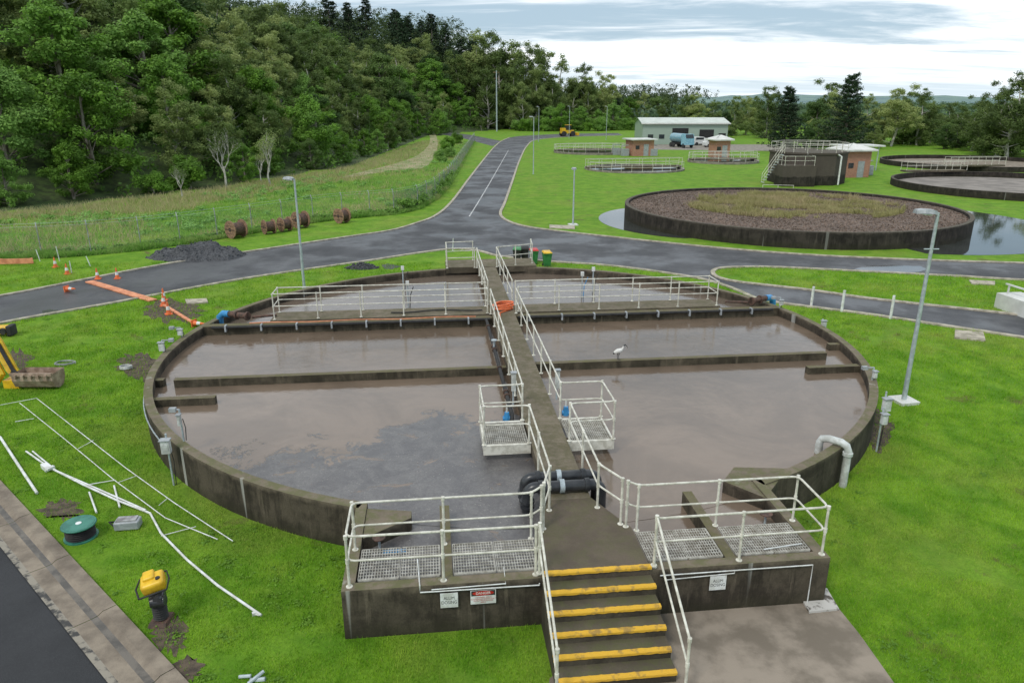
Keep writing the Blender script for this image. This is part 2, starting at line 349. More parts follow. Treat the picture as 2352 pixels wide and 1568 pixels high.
# ------------------------------------------------------------------ roads
up=smooth(PL([(-500,770),(0,682),(200,643),(400,605),(600,575),(800,545),(900,530),(960,513),(1005,495),(1042,462),(1080,410),(1112,368),(1135,340),(1152,325),(1172,316)]))
up2=smooth(PL([(1190,313),(1290,308),(1420,306)]))
rt=smooth(PL([(1430,311),(1300,315),(1230,322),(1209,336),(1192,368),(1174,418),(1157,465),(1146,492),(1165,509),(1210,522),(1300,534),(1400,545),(1600,566),(1800,583),(2000,594),(2352,606),(2900,620)]))
lo=smooth(PL([(2900,672),(2352,643),(2200,634),(2000,624),(1800,614),(1700,613),(1650,616),(1632,625),(1645,638),(1700,650),(1850,667),(2000,688),(2200,710),(2352,727),(2700,770)]))
lo2=smooth(PL([(2700,830),(2352,775),(2200,752),(2000,722),(1850,703),(1750,688),(1690,664),(1620,642),(1500,622),(1380,608),(1260,600),(1150,588),(1100,576),(1040,572),(960,581),(850,598),(700,619),(560,640),(420,665),(250,697),(100,723),(0,742),(-500,840)]))
roadpoly=up+up2+rt+lo+lo2
top(MB().sheet(roadpoly,.006),'road',m_asph,'worn dark asphalt road with junction',kind='structure')
k=MB()
for ln in (up,rt,lo,lo2): k.strip(ln,0,.24,-.02,.07)
top(k,'kerb',m_kerb,'pale concrete kerb edging the asphalt road',kind='structure')
cl=smooth(PL([(1078,497),(1100,462),(1125,420),(1148,380),(1168,345)]),6)
top(MB().strip(cl,-.05,.05,.0065,.010),'road_marking',m_hay,'faded white centre line on the asphalt',kind='structure')
top(MB().sheet(PL([(1132,336),(1150,324),(1080,310),(1000,301),(985,304),(1060,317)]),.003),'path.001',m_asph,'narrow asphalt side track to the field gate',kind='structure')
track=smooth(PL([(968,388),(992,370),(1006,330),(998,303),(988,300),(984,303),(988,325),(962,355),(900,378),(800,402),(800,408),(900,392)]),3)
top(MB().sheet(track,.01),'path',M('dirt_track',(.36,.30,.18),(.17,.22,.07),sc=.5,rough=.95),'dry dirt track along the wood',kind='structure')
ga,gb=P(0,1105),P(430,1568); dd=(gb-ga).normalized(); nn=Vector((dd.y,-dd.x,0)); 
if nn.y>0: nn=-nn
def GL(u,w): return ga+dd*u+nn*w
top(MB().sheet([GL(-12,.80),GL(22,.80),GL(22,9),GL(-12,9)],.006),'road.001',m_asph2,'dark asphalt service road with concrete gutter',kind='structure')
mb=MB()
pr=[(0,.065),(.24,.065),(.34,.014),(.46,.009),(.74,.02),(.86,.024)]; n=len(pr)
for u0 in np.arange(-12,22,2.4):
    u1=u0+2.385; vs=[]
    for uu in (u0,u1):
        for w,z in pr: q=GL(uu,w); vs.append((q.x,q.y,z))
    for i in range(n-1): mb.add([vs[i],vs[n+i],vs[n+i+1],vs[i+1]],[(0,1,2,3)],(0,0,1,0,2)[i])
top(mb,'gutter',[m_gutter,M('wet_gutter',(.15,.13,.105),(.075,.066,.055),sc=2.2,rough=.4,lo=.4,hi=.6,bmp=.3),M('gutter_lip',(.28,.25,.2),(.05,.048,.045),sc=4,rough=.8,lo=.46,hi=.6)],'worn concrete kerb and gutter beside asphalt',kind='structure')
pad=PL([(1500,1395),(1545,1388),(1888,1366),(1925,1398),(1975,1460),(2060,1580),(2150,1720),(1250,1750),(1262,1560)])
top(MB().prism(pad,-.05,.03),'pavement',M('pad_concrete',(.30,.25,.195),(.17,.14,.105),sc=1.2,rough=.85,bmp=.3),'stained concrete apron at the foot of the steps',kind='structure')
# ------------------------------------------------------------------ soil patches
def blob(x,y,w,h,n=18,j=.25,seed=0):
    r=random.Random(seed); return [P(x+w*math.cos(2*math.pi*i/n)*(1+r.uniform(-j,j)),y+h*math.sin(2*math.pi*i/n)*(1+r.uniform(-j,j))) for i in range(n)]
soils=[(2010,985,36,44),(318,842,45,30),(400,715,60,26),(392,1455,38,45),(430,1535,35,28),(140,1170,46,22),(35,825,35,22)]
for i,(x,y,w,h) in enumerate(soils):
    top(MB().sheet(blob(x,y,w,h,40,.35,i),.004+.0003*i),'soil',m_soil,'bare dark soil patch worn in the grass',kind='structure')
# ------------------------------------------------------------------ vegetation helpers
def leaf_arr(C,R,n,size,rng,flat=.8,asp=.5,upb=.25,shell=.5):
    C=np.asarray(C,float); R=np.asarray(R,float); w=R**2; idx=rng.choice(len(C),n,p=w/w.sum())
    d=rng.normal(size=(n,3)); d/=np.linalg.norm(d,axis=1)[:,None]
    p=C[idx]+d*(R[idx]*(shell+(1.1-shell)*rng.random(n)**1.3))[:,None]*np.array([1,1,flat])
    nrm=d+rng.normal(size=(n,3))*.6+np.array([0,0,upb]); nrm/=np.linalg.norm(nrm,axis=1)[:,None]
    a=np.cross(nrm,rng.normal(size=(n,3))); a/=np.linalg.norm(a,axis=1)[:,None]; b=np.cross(nrm,a)
    s=size*(.6+.8*rng.random(n))[:,None]
    V=np.stack([p-a*s,p+b*s*asp,p+a*s,p-b*s*asp],1).reshape(-1,3); return V
def crown_mesh(name,V,m):
    return quadmesh(name,V,np.arange(len(V)).reshape(-1,4),m)
m_leafG=leafmat('leaf_gum',(.22,.31,.085),(.13,.20,.055),(.29,.33,.12))
m_leafB=leafmat('leaf_bright',(.23,.44,.05),(.14,.28,.04),(.15,.25,.065))
m_leafD=leafmat('leaf_dark',(.10,.19,.045),(.055,.11,.03),(.15,.22,.06))
m_leafP=leafmat('leaf_pine',(.045,.08,.035),(.025,.05,.024),None,.15)
def make_tree(kind,seed):
    rng=np.random.default_rng(seed); r=random.Random(seed); tk=MB(); C=[];R=[]
    if kind=='gum':
        H=12; path=[Vector((0,0,-.4))]
        for i in range(1,6): path.append(Vector((path[-1].x+r.uniform(-.4,.4),path[-1].y+r.uniform(-.4,.4),H*.80*i/5)))
        tk.tube(path,[.24,.2,.17,.13,.09,.05],7)
        for i in range(19):
            k=r.uniform(.1,1); base=path[int(k*4)].lerp(path[int(k*4)+1],k*4-int(k*4)) if k<1 else path[-1]
            a=r.uniform(0,6.28); l=r.uniform(1.2,2.9)*(1.2-.5*k); e=base+Vector((math.cos(a)*l,math.sin(a)*l,r.uniform(.5,2.2)))
            tk.tube([base,base.lerp(e,.5)+Vector((0,0,-.2)),e],[.08,.055,.025],5)
            for q in range(5):
                C.append(tuple(e+Vector((r.gauss(0,.75),r.gauss(0,.75),r.gauss(-.1,.8))))); R.append(r.uniform(.4,1.05))
        for q in range(8): C.append((path[-1].x+r.gauss(0,.8),path[-1].y+r.gauss(0,.8),H-1.0+r.gauss(0,.8))); R.append(r.uniform(.5,1.0))
        return H,tk,leaf_arr(C,R,22000,.135,rng,.85,.42,.25,.3),m_leafG,m_barkp
    if kind in('bright','dark'):
        H=8
        tk.tube([(0,0,-.3),(.1,0,1.5),(0,.1,4),(0,0,6.4)],[.2,.16,.1,.04],7)
        for i in range(70):
            z=r.uniform(.5,7.1); w=2.6*math.sin(math.pi*min(1,(z+.9)/8.4))**.6*r.uniform(.3,1.12); a=r.uniform(0,6.28)
            c=Vector((w*math.cos(a),w*math.sin(a),z)); C.append(tuple(c)); R.append(r.uniform(.3,.85))
            if i%4==0: tk.tube([(0,0,max(.5,z-1.2)),tuple(c)],[.06,.02],5)
        C.append((0,0,7.3));R.append(.7)
        return H,tk,leaf_arr(C,R,17000,.11,rng,.85,.5,.4,.35),(m_leafB if kind=='bright' else m_leafD),m_bark
    if kind=='shrub':
        H=3
        tk.tube([(0,0,-.2),(.1,0,.8),(0,0,2.2)],[.09,.07,.02],6)
        for i in range(26):
            a=r.uniform(0,6.28); w=r.uniform(0,1.35); z=r.uniform(.3,2.5)*(1-.25*w); C.append((w*math.cos(a),w*math.sin(a),z)); R.append(r.uniform(.3,.65))
            if i%2: tk.tube([(0,0,.3),(w*math.cos(a)*.8,w*math.sin(a)*.8,z)],[.03,.012],4)
        return H,tk,leaf_arr(C,R,6500,.085,rng,.85,.55,.4),m_leafB,m_bark
    if kind=='pine':
        H=20; tk.tube([(0,0,-.5),(0,0,8),(.1,0,20)],[.3,.2,.04],7)
        z=3.
        while z<19.6:
            w=3.6*(1-(z/21.)**1.6)+.3; nb=8
            for q in range(nb):
                a=r.uniform(0,6.28); l=w*r.uniform(.6,1.15)
                e=Vector((l*math.cos(a),l*math.sin(a),z-l*.12+r.uniform(0,.7)))
                if q<3: tk.tube([(0,0,z),tuple(e)],[.05,.02],4)
                for u in (.45,.8,1.): C.append((e.x*u,e.y*u,z+(e.z-z)*u)); R.append(.4+.4*u*w/3.4)
            z+=.7
        return H,tk,leaf_arr(C,R,11000,.24,rng,.6,.35,.4,.2),m_leafP,m_bark
    if kind=='norfolk':
        H=14; tk.tube([(0,0,-.5),(0,0,6),(0,0,14.2)],[.32,.2,.03],8); z=1.2
        while z<13.8:
            w=4.8*(1-(z/14.6)**1.35)+.25; nb=10; off=r.uniform(0,1)
            for q in range(nb):
                a=off+q*6.283/nb+r.uniform(-.3,.3); l=w*r.uniform(.55,1.15); zo=r.uniform(-.45,.45)
                tk.tube([(0,0,z),(l*.6*math.cos(a),l*.6*math.sin(a),z-.05+zo),(l*math.cos(a),l*math.sin(a),z+.25+zo)],[.05,.03,.01],4)
                for u in np.linspace(.25,1,5): C.append((l*u*math.cos(a),l*u*math.sin(a),z+.12+u*u*.25+zo*u)); R.append(.38+.28*u*r.random())
            z+=.62+.02*z
        return H,tk,leaf_arr(C,R,18000,.19,rng,.8,.35,.5,.1),m_leafP,m_bark
    if kind=='bare':
        H=6
        def br(p,d,l,rr,dep):
            e=p+d*l; tk.tube([p,p.lerp(e,.5)+Vector((r.uniform(-.08,.08),r.uniform(-.08,.08),0))*l,e],[rr,rr*.8,rr*.55],5)
            if dep==0:
                C.append(tuple(e)); R.append(.5); return
            for i in range(3 if dep>1 else 4):
                nd=(d+Vector((r.uniform(-.6,.6),r.uniform(-.6,.6),r.uniform(-.05,.4)))).normalized(); br(p.lerp(e,r.uniform(.55,1)),nd,l*r.uniform(.6,.8),rr*.55,dep-1)
        br(Vector((0,0,-.2)),Vector((0,0,1)),2.2,.12,4)
        return H,tk,leaf_arr(C,R,900,.09,rng,.9,.4),m_leafG,m_barkp
PROTO={}
LAB={'gum':('tall gum tree with pale limbs and open crown','tree'),'bright':('bushy bright green tree at the wood edge','tree'),'dark':('dense dark green broadleaf tree','tree'),
 'shrub':('leafy green rounded shrub','shrub'),'pine':('dark tall conifer on the hill','conifer'),'norfolk':('dark conical pine with layered branches','conifer'),'bare':('sparse grey tree with bare branches','tree')}
NM={'gum':'gum_tree','bright':'broadleaf_tree','dark':'broadleaf_tree','shrub':'shrub','pine':'conifer_tree','norfolk':'conifer_tree','bare':'bare_tree'}
def tree(kind,x,y,H,rz=None,var=None,label=None,group='trees of the wooded hill',wide=1.0):
    nv={'gum':5,'bright':3,'dark':3,'shrub':3,'pine':2,'norfolk':2,'bare':2}[kind]
    v=random.randrange(nv) if var is None else var; key=(kind,v)
    if key not in PROTO:
        h,tk,LV,lm,bm_=make_tree(kind,sum(map(ord,kind))+v*13)
        PROTO[key]=(h,mkmesh(tk,'trunk',bm_,(0,0,0),True),crown_mesh('crown',LV,lm))
    h,tm,cm=PROTO[key]; sc=H/h; z=float(hh(np.array([x]),np.array([y]))[0])
    e=bpy.data.objects.new(NM[kind],None); e.location=(x,y,z); e.rotation_euler=(0,0,random.uniform(0,6.28) if rz is None else rz); e.scale=(sc*wide,sc*wide,sc); COL.objects.link(e)
    meta(e,label or LAB[kind][0],LAB[kind][1],group)
    for n,m_ in (('trunk',tm),('crown',cm)):
        o=bpy.data.objects.new(n,m_); COL.objects.link(o); o.parent=e
    return e
def proj(x,y,z):
    Yr=y*CP-(z-CAMH)*SP; 
    return 1176+x/Yr*FP, 784+((CAMH-z)*CP-y*SP)/Yr*FP
pts=[]
rr=random.Random(11)
for it in range(9000):
    y=rr.uniform(40,330); x=rr.uniform(-150,60)
    d=float(tdist(np.array([x]),np.array([y]))[0])
    if d<.5 or d>58: continue
    z=float(hh(np.array([x]),np.array([y]))[0]); u,v=proj(x,y,z+8)
    if u<-120 or u>1560 or v<-150: continue
    D=math.hypot(x,y); sp=3.2+D*.015+d*.055
    if any((a-x)**2+(b-y)**2<sp*sp for a,b,_ in pts): continue
    pts.append((x,y,d))
pts.sort(key=lambda p:math.hypot(p[0],p[1])+p[2]*1.2); print('wood pts',len(pts)); pts=pts[:255]
for x,y,d in pts:
    q=rr.random(); wd=1.15
    if d<5: kd='bright' if q<.45 else ('dark' if q<.6 else ('shrub' if q<.8 else 'gum')); H=rr.uniform(4.0,7.5) if kd!='shrub' else rr.uniform(2.5,4.5)
    elif d<18: kd='bright' if q<.35 else ('dark' if q<.5 else 'gum'); H=rr.uniform(7,12); wd=1.2
    else: kd='gum' if q<.72 else ('bright' if q<.82 else ('dark' if q<.92 else ('pine' if y>60 else 'gum'))); H=rr.uniform(11,17); wd=1.32 if kd!='pine' else 1.1
    tree(kd,x,y,H,wide=wd)
for i in range(18):
    x=rr.uniform(-75,-14); y=305+rr.uniform(-12,25); tree('pine',x,y,rr.uniform(17,24),wide=1.3)
def byTop(kd,px,ty,Y,wide=1.2,group='trees behind the road'):
    v=ty-784; z=CAMH-(FP*SP+CP*v)/(FP*CP-SP*v)*Y; x=(px-1176)/1745*Y; g0=float(hh(np.array([x]),np.array([Y]))[0])
    tree(kd,x,Y,max(3,z-g0),group=group,wide=wide)
for px,ty,Y in ((1085,72,290),(1120,88,285),(1150,95,280),(1185,98,285),(1215,112,275),(1250,118,285),(1290,125,285),(1325,150,290),(1350,178,285),(1390,175,295),(1170,150,265),(1225,160,268),(1270,175,272),(1320,200,276),(1120,160,262),(1200,190,258),(1060,130,280),(1100,120,300)):
    byTop('gum',px,ty,Y,1.1)
for px,py,H in ((622,425,6.5),(520,432,7),(418,455,3.5),(600,418,4)):
    q=P(px,py); tree('bare',q.x,q.y,H,group='bare trees at the wood edge')
C=[];R=[];C2=[];R2=[]
rs=np.random.default_rng(3)
NP=9000; px_=rs.uniform(-230,90,NP); py_=rs.uniform(40,480,NP); pd=tdist(px_,py_); pz=hh(px_,py_)
for x,y,d,z in zip(px_,py_,pd,pz):
    if d<1.5 or d>170: continue
    u,v=proj(x,y,z+8)
    if u<-150 or u>1650: continue
    if d>20 and rs.random()<.8:
        H=rs.uniform(8,16) if d>30 else rs.uniform(5,9)
        for k in range(7): C.append((x+rs.normal()*1.8,y+rs.normal()*1.8,z+H*rs.uniform(.35,1))); R.append(rs.uniform(.7,1.8))
    if d<75:
        for k in range(4): C2.append((x+rs.normal()*1.5,y+rs.normal()*1.5,z+rs.uniform(.2,min(4,1+d*.3)))); R2.append(rs.uniform(.5,1.3))
print('mass clumps',len(C),len(C2))
V=leaf_arr(C,R,250000,.37,rs,.85,.45,.3,.3)
o=bpy.data.objects.new('wood',crown_mesh('wood',V,leafmat('leaf_mass',(.125,.19,.055),(.055,.095,.03),None))); COL.objects.link(o); meta(o,'dense dark wood covering the hill','wood',None,'stuff')
V=leaf_arr(C2,R2,170000,.24,rs,.8,.5,.4)
o=bpy.data.objects.new('undergrowth',crown_mesh('undergrowth',V,leafmat('leaf_under',(.15,.28,.045),(.065,.13,.028),None))); COL.objects.link(o); meta(o,'leafy green undergrowth beneath the trees','undergrowth',None,'stuff')
G='hedge shrubs beside the road'
for px in range(1190,1460,20):
    q=P(px,302-(px-1150)*.008); tree('shrub',q.x,q.y+rr.uniform(-4,4),rr.uniform(4,5.5),group=G,label='dark green hedge shrub beside the road')
for px,py,H in ((1010,372,2.4),(1022,352,3),(1035,340,3.2),(1048,330,3),(1030,362,2.4)):
    q=P(px,py); tree('shrub',q.x,q.y,H,group='roadside shrubs by the fence')
for px,H,Y in ((1290,9,246),(1335,8,250),(1375,7,255),(1265,8,256),(1410,9,256),(1440,8,262)):
    tree('bright',(px-1176)/1750*Y,Y,H,group='trees behind the road',wide=1.3)
for px,ty,Y,kd in ((1580,222,235,'gum'),(1605,216,235,'gum'),(1640,235,240,'gum'),(1690,222,215,'gum'),(1720,228,218,'gum'),(1765,200,200,'gum'),(1735,225,230,'gum'),(1530,232,260,'gum'),(1905,195,185,'gum'),(1880,225,170,'dark'),(1925,210,175,'gum'),(1990,225,172,'gum'),(2060,208,160,'gum'),(2085,212,170,'gum'),(2120,214,165,'gum'),(2150,235,175,'gum'),(2185,238,170,'gum'),(2215,245,165,'gum'),(2250,222,145,'gum'),(2280,205,135,'gum'),(2310,190,130,'gum'),(2338,165,125,'gum'),(2265,235,150,'gum'),(2395,175,130,'gum'),(2320,235,138,'dark'),(2345,225,140,'gum'),(2030,240,170,'gum'),
    (1810,200,142,'norfolk'),(1950,170,148,'norfolk'),(1485,262,255,'gum'),(1670,255,200,'dark')):
    byTop(kd,px,ty,Y,1.25 if kd=='gum' else 1.05,'trees beyond the plant')
for i in range(48):
    Y=rr.uniform(148,190); px=rr.uniform(1860,2460); kd=rr.choice(['bright','dark','dark','gum']); tree(kd,(px-1176)/1745*Y,Y,rr.uniform(3.5,6.5),group='bushes along the far grass edge',wide=1.3)
C=[];R=[]
for it in range(3200):
    Y=rs.uniform(260,1500); px=rs.uniform(1380,2700); X=(px-1176)/1745*Y
    if math.sin(Y*.021+X*.006)+math.sin(Y*.007+1.3)+.6*math.sin(X*.02)<.2 : continue
    H=rs.uniform(4,9)
    for k in range(3): C.append((X+rs.normal()*4,Y+rs.normal()*3,H*rs.uniform(.3,.9))); R.append(rs.uniform(2,4))
V=leaf_arr(C,R,80000,.9,rs,.8,.6,.3); o=bpy.data.objects.new('distant_wood',crown_mesh('distant_wood',V,leafmat('leaf_far',(.14,.21,.11),(.08,.13,.08),None))); COL.objects.link(o); meta(o,'distant hedgerows and woods across the valley','wood',None,'stuff')
hx=np.linspace(-2500,3500,160); hv=[];rows=[(1500,0),(1650,9),(1850,14),(2300,23),(3000,33),(3300,0)]
for yv,h0 in rows:
    for x in hx: hv.append((x,yv+60*math.sin(x*.004),max(-1,h0*(.8+.22*math.sin(x*.0032+yv*.01)+.15*math.sin(x*.011+yv)+.08*math.sin(x*.05+yv)))))
n=len(hx); mb=MB(); mb.add(hv,[(r_*n+i,r_*n+i+1,(r_+1)*n+i+1,(r_+1)*n+i) for r_ in range(len(rows)-1) for i in range(n-1)])
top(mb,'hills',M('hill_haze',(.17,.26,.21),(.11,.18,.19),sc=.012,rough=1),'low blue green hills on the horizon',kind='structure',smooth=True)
# ---- grass blades
def inpoly(X,Y,poly):
    ins=np.zeros(len(X),bool); n=len(poly)
    for i in range(n):
        x0,y0=poly[i][0],poly[i][1]; x1,y1=poly[(i+1)%n][0],poly[(i+1)%n][1]
        c=((y0>Y)!=(y1>Y)); 
        with np.errstate(divide='ignore',invalid='ignore'): xi=(x1-x0)*(Y-y0)/(y1-y0)+x0
        ins^= c&(X<xi)
    return ins
def blades(X,Y,h,w,rng,lean=.5,z0=0):
    n=len(X); a=rng.uniform(0,2*np.pi,n); hgt=h*(.5+rng.random(n)); ww=w*(.6+.8*rng.random(n)); la=rng.uniform(0,2*np.pi,n); ll=hgt*lean*rng.random(n)*1.4
    p=np.stack([X,Y,np.full(n,z0)],1); dx=np.stack([np.cos(a)*ww/2,np.sin(a)*ww/2,np.zeros(n)],1)
    t=p+np.stack([np.cos(la)*ll,np.sin(la)*ll,hgt],1)
    return np.stack([p-dx,p+dx,t],1).reshape(-1,3)
def vnoise(X,Y,sc,seed=0):
    r=np.random.default_rng(seed); out=0; amp=1; tot=0
    for o_ in range(4):
        T=r.random((64,64)); x=X*sc; y=Y*sc; xi=np.floor(x).astype(int); yi=np.floor(y).astype(int); fx=x-xi; fy=y-yi; fx=fx*fx*(3-2*fx); fy=fy*fy*(3-2*fy)
        g=lambda a,b:T[a%64,b%64]
        out=out+amp*((g(xi,yi)*(1-fx)+g(xi+1,yi)*fx)*(1-fy)+(g(xi,yi+1)*(1-fx)+g(xi+1,yi+1)*fx)*fy); tot+=amp; amp*=.55; sc*=2.1
    return out/tot
def tosc(X,Y): wx=X-TC.x; wy=Y-TC.y; return wx*RV.x+wy*RV.y, wx*AV.x+wy*AV.y
RRW=11.85
n=1500000; Y=RNG.uniform(7.5,42,n); X=RNG.uniform(-1,1,n)*(Y*.76+2); keep=RNG.random(n)<(9.5/Y)**1.1; X,Y=X[keep],Y[keep]
def badmask(X,Y):
    s,t=tosc(X,Y); bad=(s*s+t*t<(RRW+.02)**2)|((np.abs(s)<4.47)&(t<-10)&(t>-13.75))|((s>-.98)&(s<1.1)&(t<-13)&(t>-16))
    bad|=inpoly(X,Y,roadpoly)|inpoly(X,Y,pad); w=(X-ga.x)*nn.x+(Y-ga.y)*nn.y; return bad|(w>-.03)
bad=badmask(X,Y)
for i,(x,y,ww,h) in enumerate(soils): bad|=inpoly(X,Y,blob(x,y,ww,h,40,.35,i))&(RNG.random(len(X))<.66)
pn=vnoise(X,Y,.55,7); pn2=vnoise(X,Y,1.6,9)
wx=(X-ga.x)*nn.x+(Y-ga.y)*nn.y
wear=np.clip((wx+1.6)/1.6,0,1)*.14
s_,t_=tosc(X,Y); wear+=np.clip(1-(np.hypot(s_,t_)-RRW)/.7,0,1)*.13*(X<6)
wear+=np.clip(1-np.abs(t_+14.2)/1.2,0,1)*.13*(s_<-1)
bad|=(RNG.random(len(X))<np.clip((pn+wear-.59)*7,0,.88))
X,Y,pn2=X[~bad],Y[~bad],pn2[~bad]; print('blades',len(X))
sc=np.clip(Y/13,1,2.6); V=blades(X,Y,.05*np.sqrt(sc)*(.4+1.3*pn2),.011*sc,RNG)
o=bpy.data.objects.new('grass',quadmesh('grass',V,np.arange(len(V)).reshape(-1,3),m_blade)); COL.objects.link(o); meta(o,'lush short green grass','grass',None,'stuff')
n=1600; Y=RNG.uniform(8,34,n); X=RNG.uniform(-1,1,n)*(Y*.74+1); k=~badmask(X,Y)&(vnoise(X,Y,.4,3)>.5); X,Y=X[k],Y[k]
V=leaf_arr(np.stack([X,Y,np.full(len(X),.035)],1),RNG.uniform(.12,.35,len(X)),9000,.022,RNG,.12,.7,1.5,.1)
o=bpy.data.objects.new('lawn_weeds',crown_mesh('lawn_weeds',V,leafmat('leaf_weed',(.28,.52,.06),(.2,.40,.05),None))); COL.objects.link(o); meta(o,'broad leaved weeds scattered through the lawn','weeds',None,'stuff')
fence_px=[(-120,600),(0,592),(97,588),(210,581),(325,570),(415,558),(500,545),(580,532),(650,520),(720,508),(787,500),(850,494),(905,490),(960,478),(1000,455),(1030,425),(1052,390),(1072,355),(1090,325)]
fw=[P(*q) for q in fence_px]
poly=[(p.x,p.y) for p in fw]+[(-21.5,185),(-22.5,160),(-23.8,108),(-33.5,78),(-43,62),(-75,50)]
n=560000; X=RNG.uniform(-76,-2,n); Y=RNG.uniform(30,190,n); k=inpoly(X,Y,poly)&(RNG.random(n)<np.clip((55/Y)**1.1,0,1)); k&=~(inpoly(X,Y,track)&(RNG.random(n)<.8)); X,Y=X[k],Y[k]
u=1176+X/(Y*CP+CAMH*SP)*FP; k=(u>-60); X,Y=X[k],Y[k]; vn=vnoise(X,Y,.35,5); vl=vnoise(X,Y,.09,15); td=-tdist(X,Y); fdist=np.min([np.hypot(X-q.x,Y-q.y) for q in sum([[a.lerp(b,t) for t in (0,.25,.5,.75)] for a,b in zip(fw[:-1],fw[1:])],[])],0)
st=((td+vl*16)<16)|((RNG.random(len(X))<.3)&(vl>.52))|((fdist<2.0)&(vn>.50))
gap=RNG.random(len(X))<np.clip((vl-.5)*3,0,.6)
V=blades(X[~st&~gap],Y[~st&~gap],.10+.38*vn[~st&~gap]**2,.05,RNG,.7)
o=bpy.data.objects.new('long_grass',quadmesh('long_grass',V,np.arange(len(V)).reshape(-1,3),m_long)); COL.objects.link(o); meta(o,'rough unmown grass field behind the fence','grass',None,'stuff')
V=blades(X[st],Y[st],.2+.4*vn[st],.045,RNG,.8)
o=bpy.data.objects.new('straw_grass',quadmesh('straw_grass',V,np.arange(len(V)).reshape(-1,3),m_straw)); COL.objects.link(o); meta(o,'dry straw coloured grass below the wood','grass',None,'stuff')
k=(vnoise(X,Y,.12,44)>.56)&(RNG.random(len(X))<.012)&(td>4); V=leaf_arr(np.stack([X[k],Y[k],np.full(k.sum(),.2)],1),np.full(k.sum(),.5),30000,.07,RNG,.5,.6,.8,.2)
o=bpy.data.objects.new('field_weeds',crown_mesh('field_weeds',V,leafmat('leaf_field',(.26,.46,.12),(.2,.38,.08),None))); COL.objects.link(o); meta(o,'low leafy weeds spreading through the field','weeds',None,'stuff')
# ------------------------------------------------------------------ railings
RH=1.0
pm=MB().tube([(0,0,0),(0,0,RH)],.025,8).lathe((0,0,0),[(.06,0),(.06,.012)],10).lathe((0,0,.47),[(.035,0),(.035,.09)],8).lathe((0,0,RH-.05),[(.037,0),(.037,.075)],8)
POST=mkmesh(pm,'post',m_rail,(0,0,0),True)
def railing(pts,label='cream painted steel handrail on the tank walkway',closed=False,spacing=1.7,group='handrails of the treatment tank',heights=(RH,.52),name='handrail'):
    pts=[Vector(p) for p in pts]; base=pts[0].copy(); e=E(name,base,label,'handrail',group)
    seq=pts+([pts[0]] if closed else [])
    posts=[]
    for a,b in zip(seq[:-1],seq[1:]):
        n=max(1,round((b-a).length/spacing)); posts+=[a.lerp(b,i/n) for i in range(n)]
    if not closed: posts.append(seq[-1])
    for q in posts:
        o=bpy.data.objects.new('post',POST); COL.objects.link(o); o.parent=e; o.location=q-base; WO[o.name]=q
    for i,h in enumerate(heights):
        pp=[]; m=len(seq)
        for j,p in enumerate(seq):
            if 0<j<m-1:
                a=seq[j-1]-p; b=seq[j+1]-p; ra=min(.14,a.length*.4); rb=min(.14,b.length*.4); A_=p+a.normalized()*ra; B_=p+b.normalized()*rb
                for t in (0,.33,.67,1): pp.append((A_*(1-t)**2+p*2*t*(1-t)+B_*t*t)+Vector((0,0,h)))
            else: pp.append(p+Vector((0,0,h)))
        part(MB().tube(pp,.022 if i==0 else .019,8),'top_rail' if i==0 else 'middle_rail',e,m_rail,True)
    return e
ZW=1.1
def LL(l,z=ZW): return [L(*q) if len(q)==3 else L(q[0],q[1],z) for q in l]
railing(LL([(-.5,11.2),(-.5,4.2)])); railing(LL([(.5,11.3),(.5,4.2)]))
railing(LL([(-.5,2.8),(-.5,-7.25),(-1.6,-7.25),(-1.6,-8.6),(-.5,-8.6),(-.5,-11.7),(-.72,-12.35)]),'cream handrail around the small grated platform')
railing(LL([(.5,2.8),(.5,-7.25),(1.6,-7.25),(1.6,-8.6),(.5,-8.6),(.5,-11.7),(.82,-12.35)]),'cream handrail around the small grated platform')
railing(LL([(-.78,-12.45,1.1),(-.98,-12.5,1.),(-4.32,-12.5,1.),(-4.32,-13.6,1.),(-1.05,-13.62,1.)]),'cream handrail around the grated inlet platform')
railing(LL([(.9,-12.45,1.1),(1.12,-12.45,1.),(4.34,-12.45,1.),(4.34,-13.6,1.),(1.12,-13.62,1.)]),'cream handrail around the grated inlet platform')
railing(LL([(-1.0,-13.72,1.1),(-1.0,-15.62,.1)]),'cream handrail down the yellow edged steps',spacing=2.2)
railing(LL([(1.08,-13.72,1.1),(1.08,-15.62,.1)]),'cream handrail down the yellow edged steps',spacing=2.2)
railing(LL([(-.62,2.95),(-8.8,2.95),(-8.8,3.95),(-.62,3.95)])); railing(LL([(.62,3.05),(8.8,3.05),(8.8,4.05),(.62,4.05)]))
railing(LL([(-.62,11.25),(-2.0,11.25),(-2.0,12.9),(-.6,13.05)]),spacing=1.0); railing(LL([(.6,11.4),(2.4,12.0),(2.5,13.3)]),spacing=1.0)
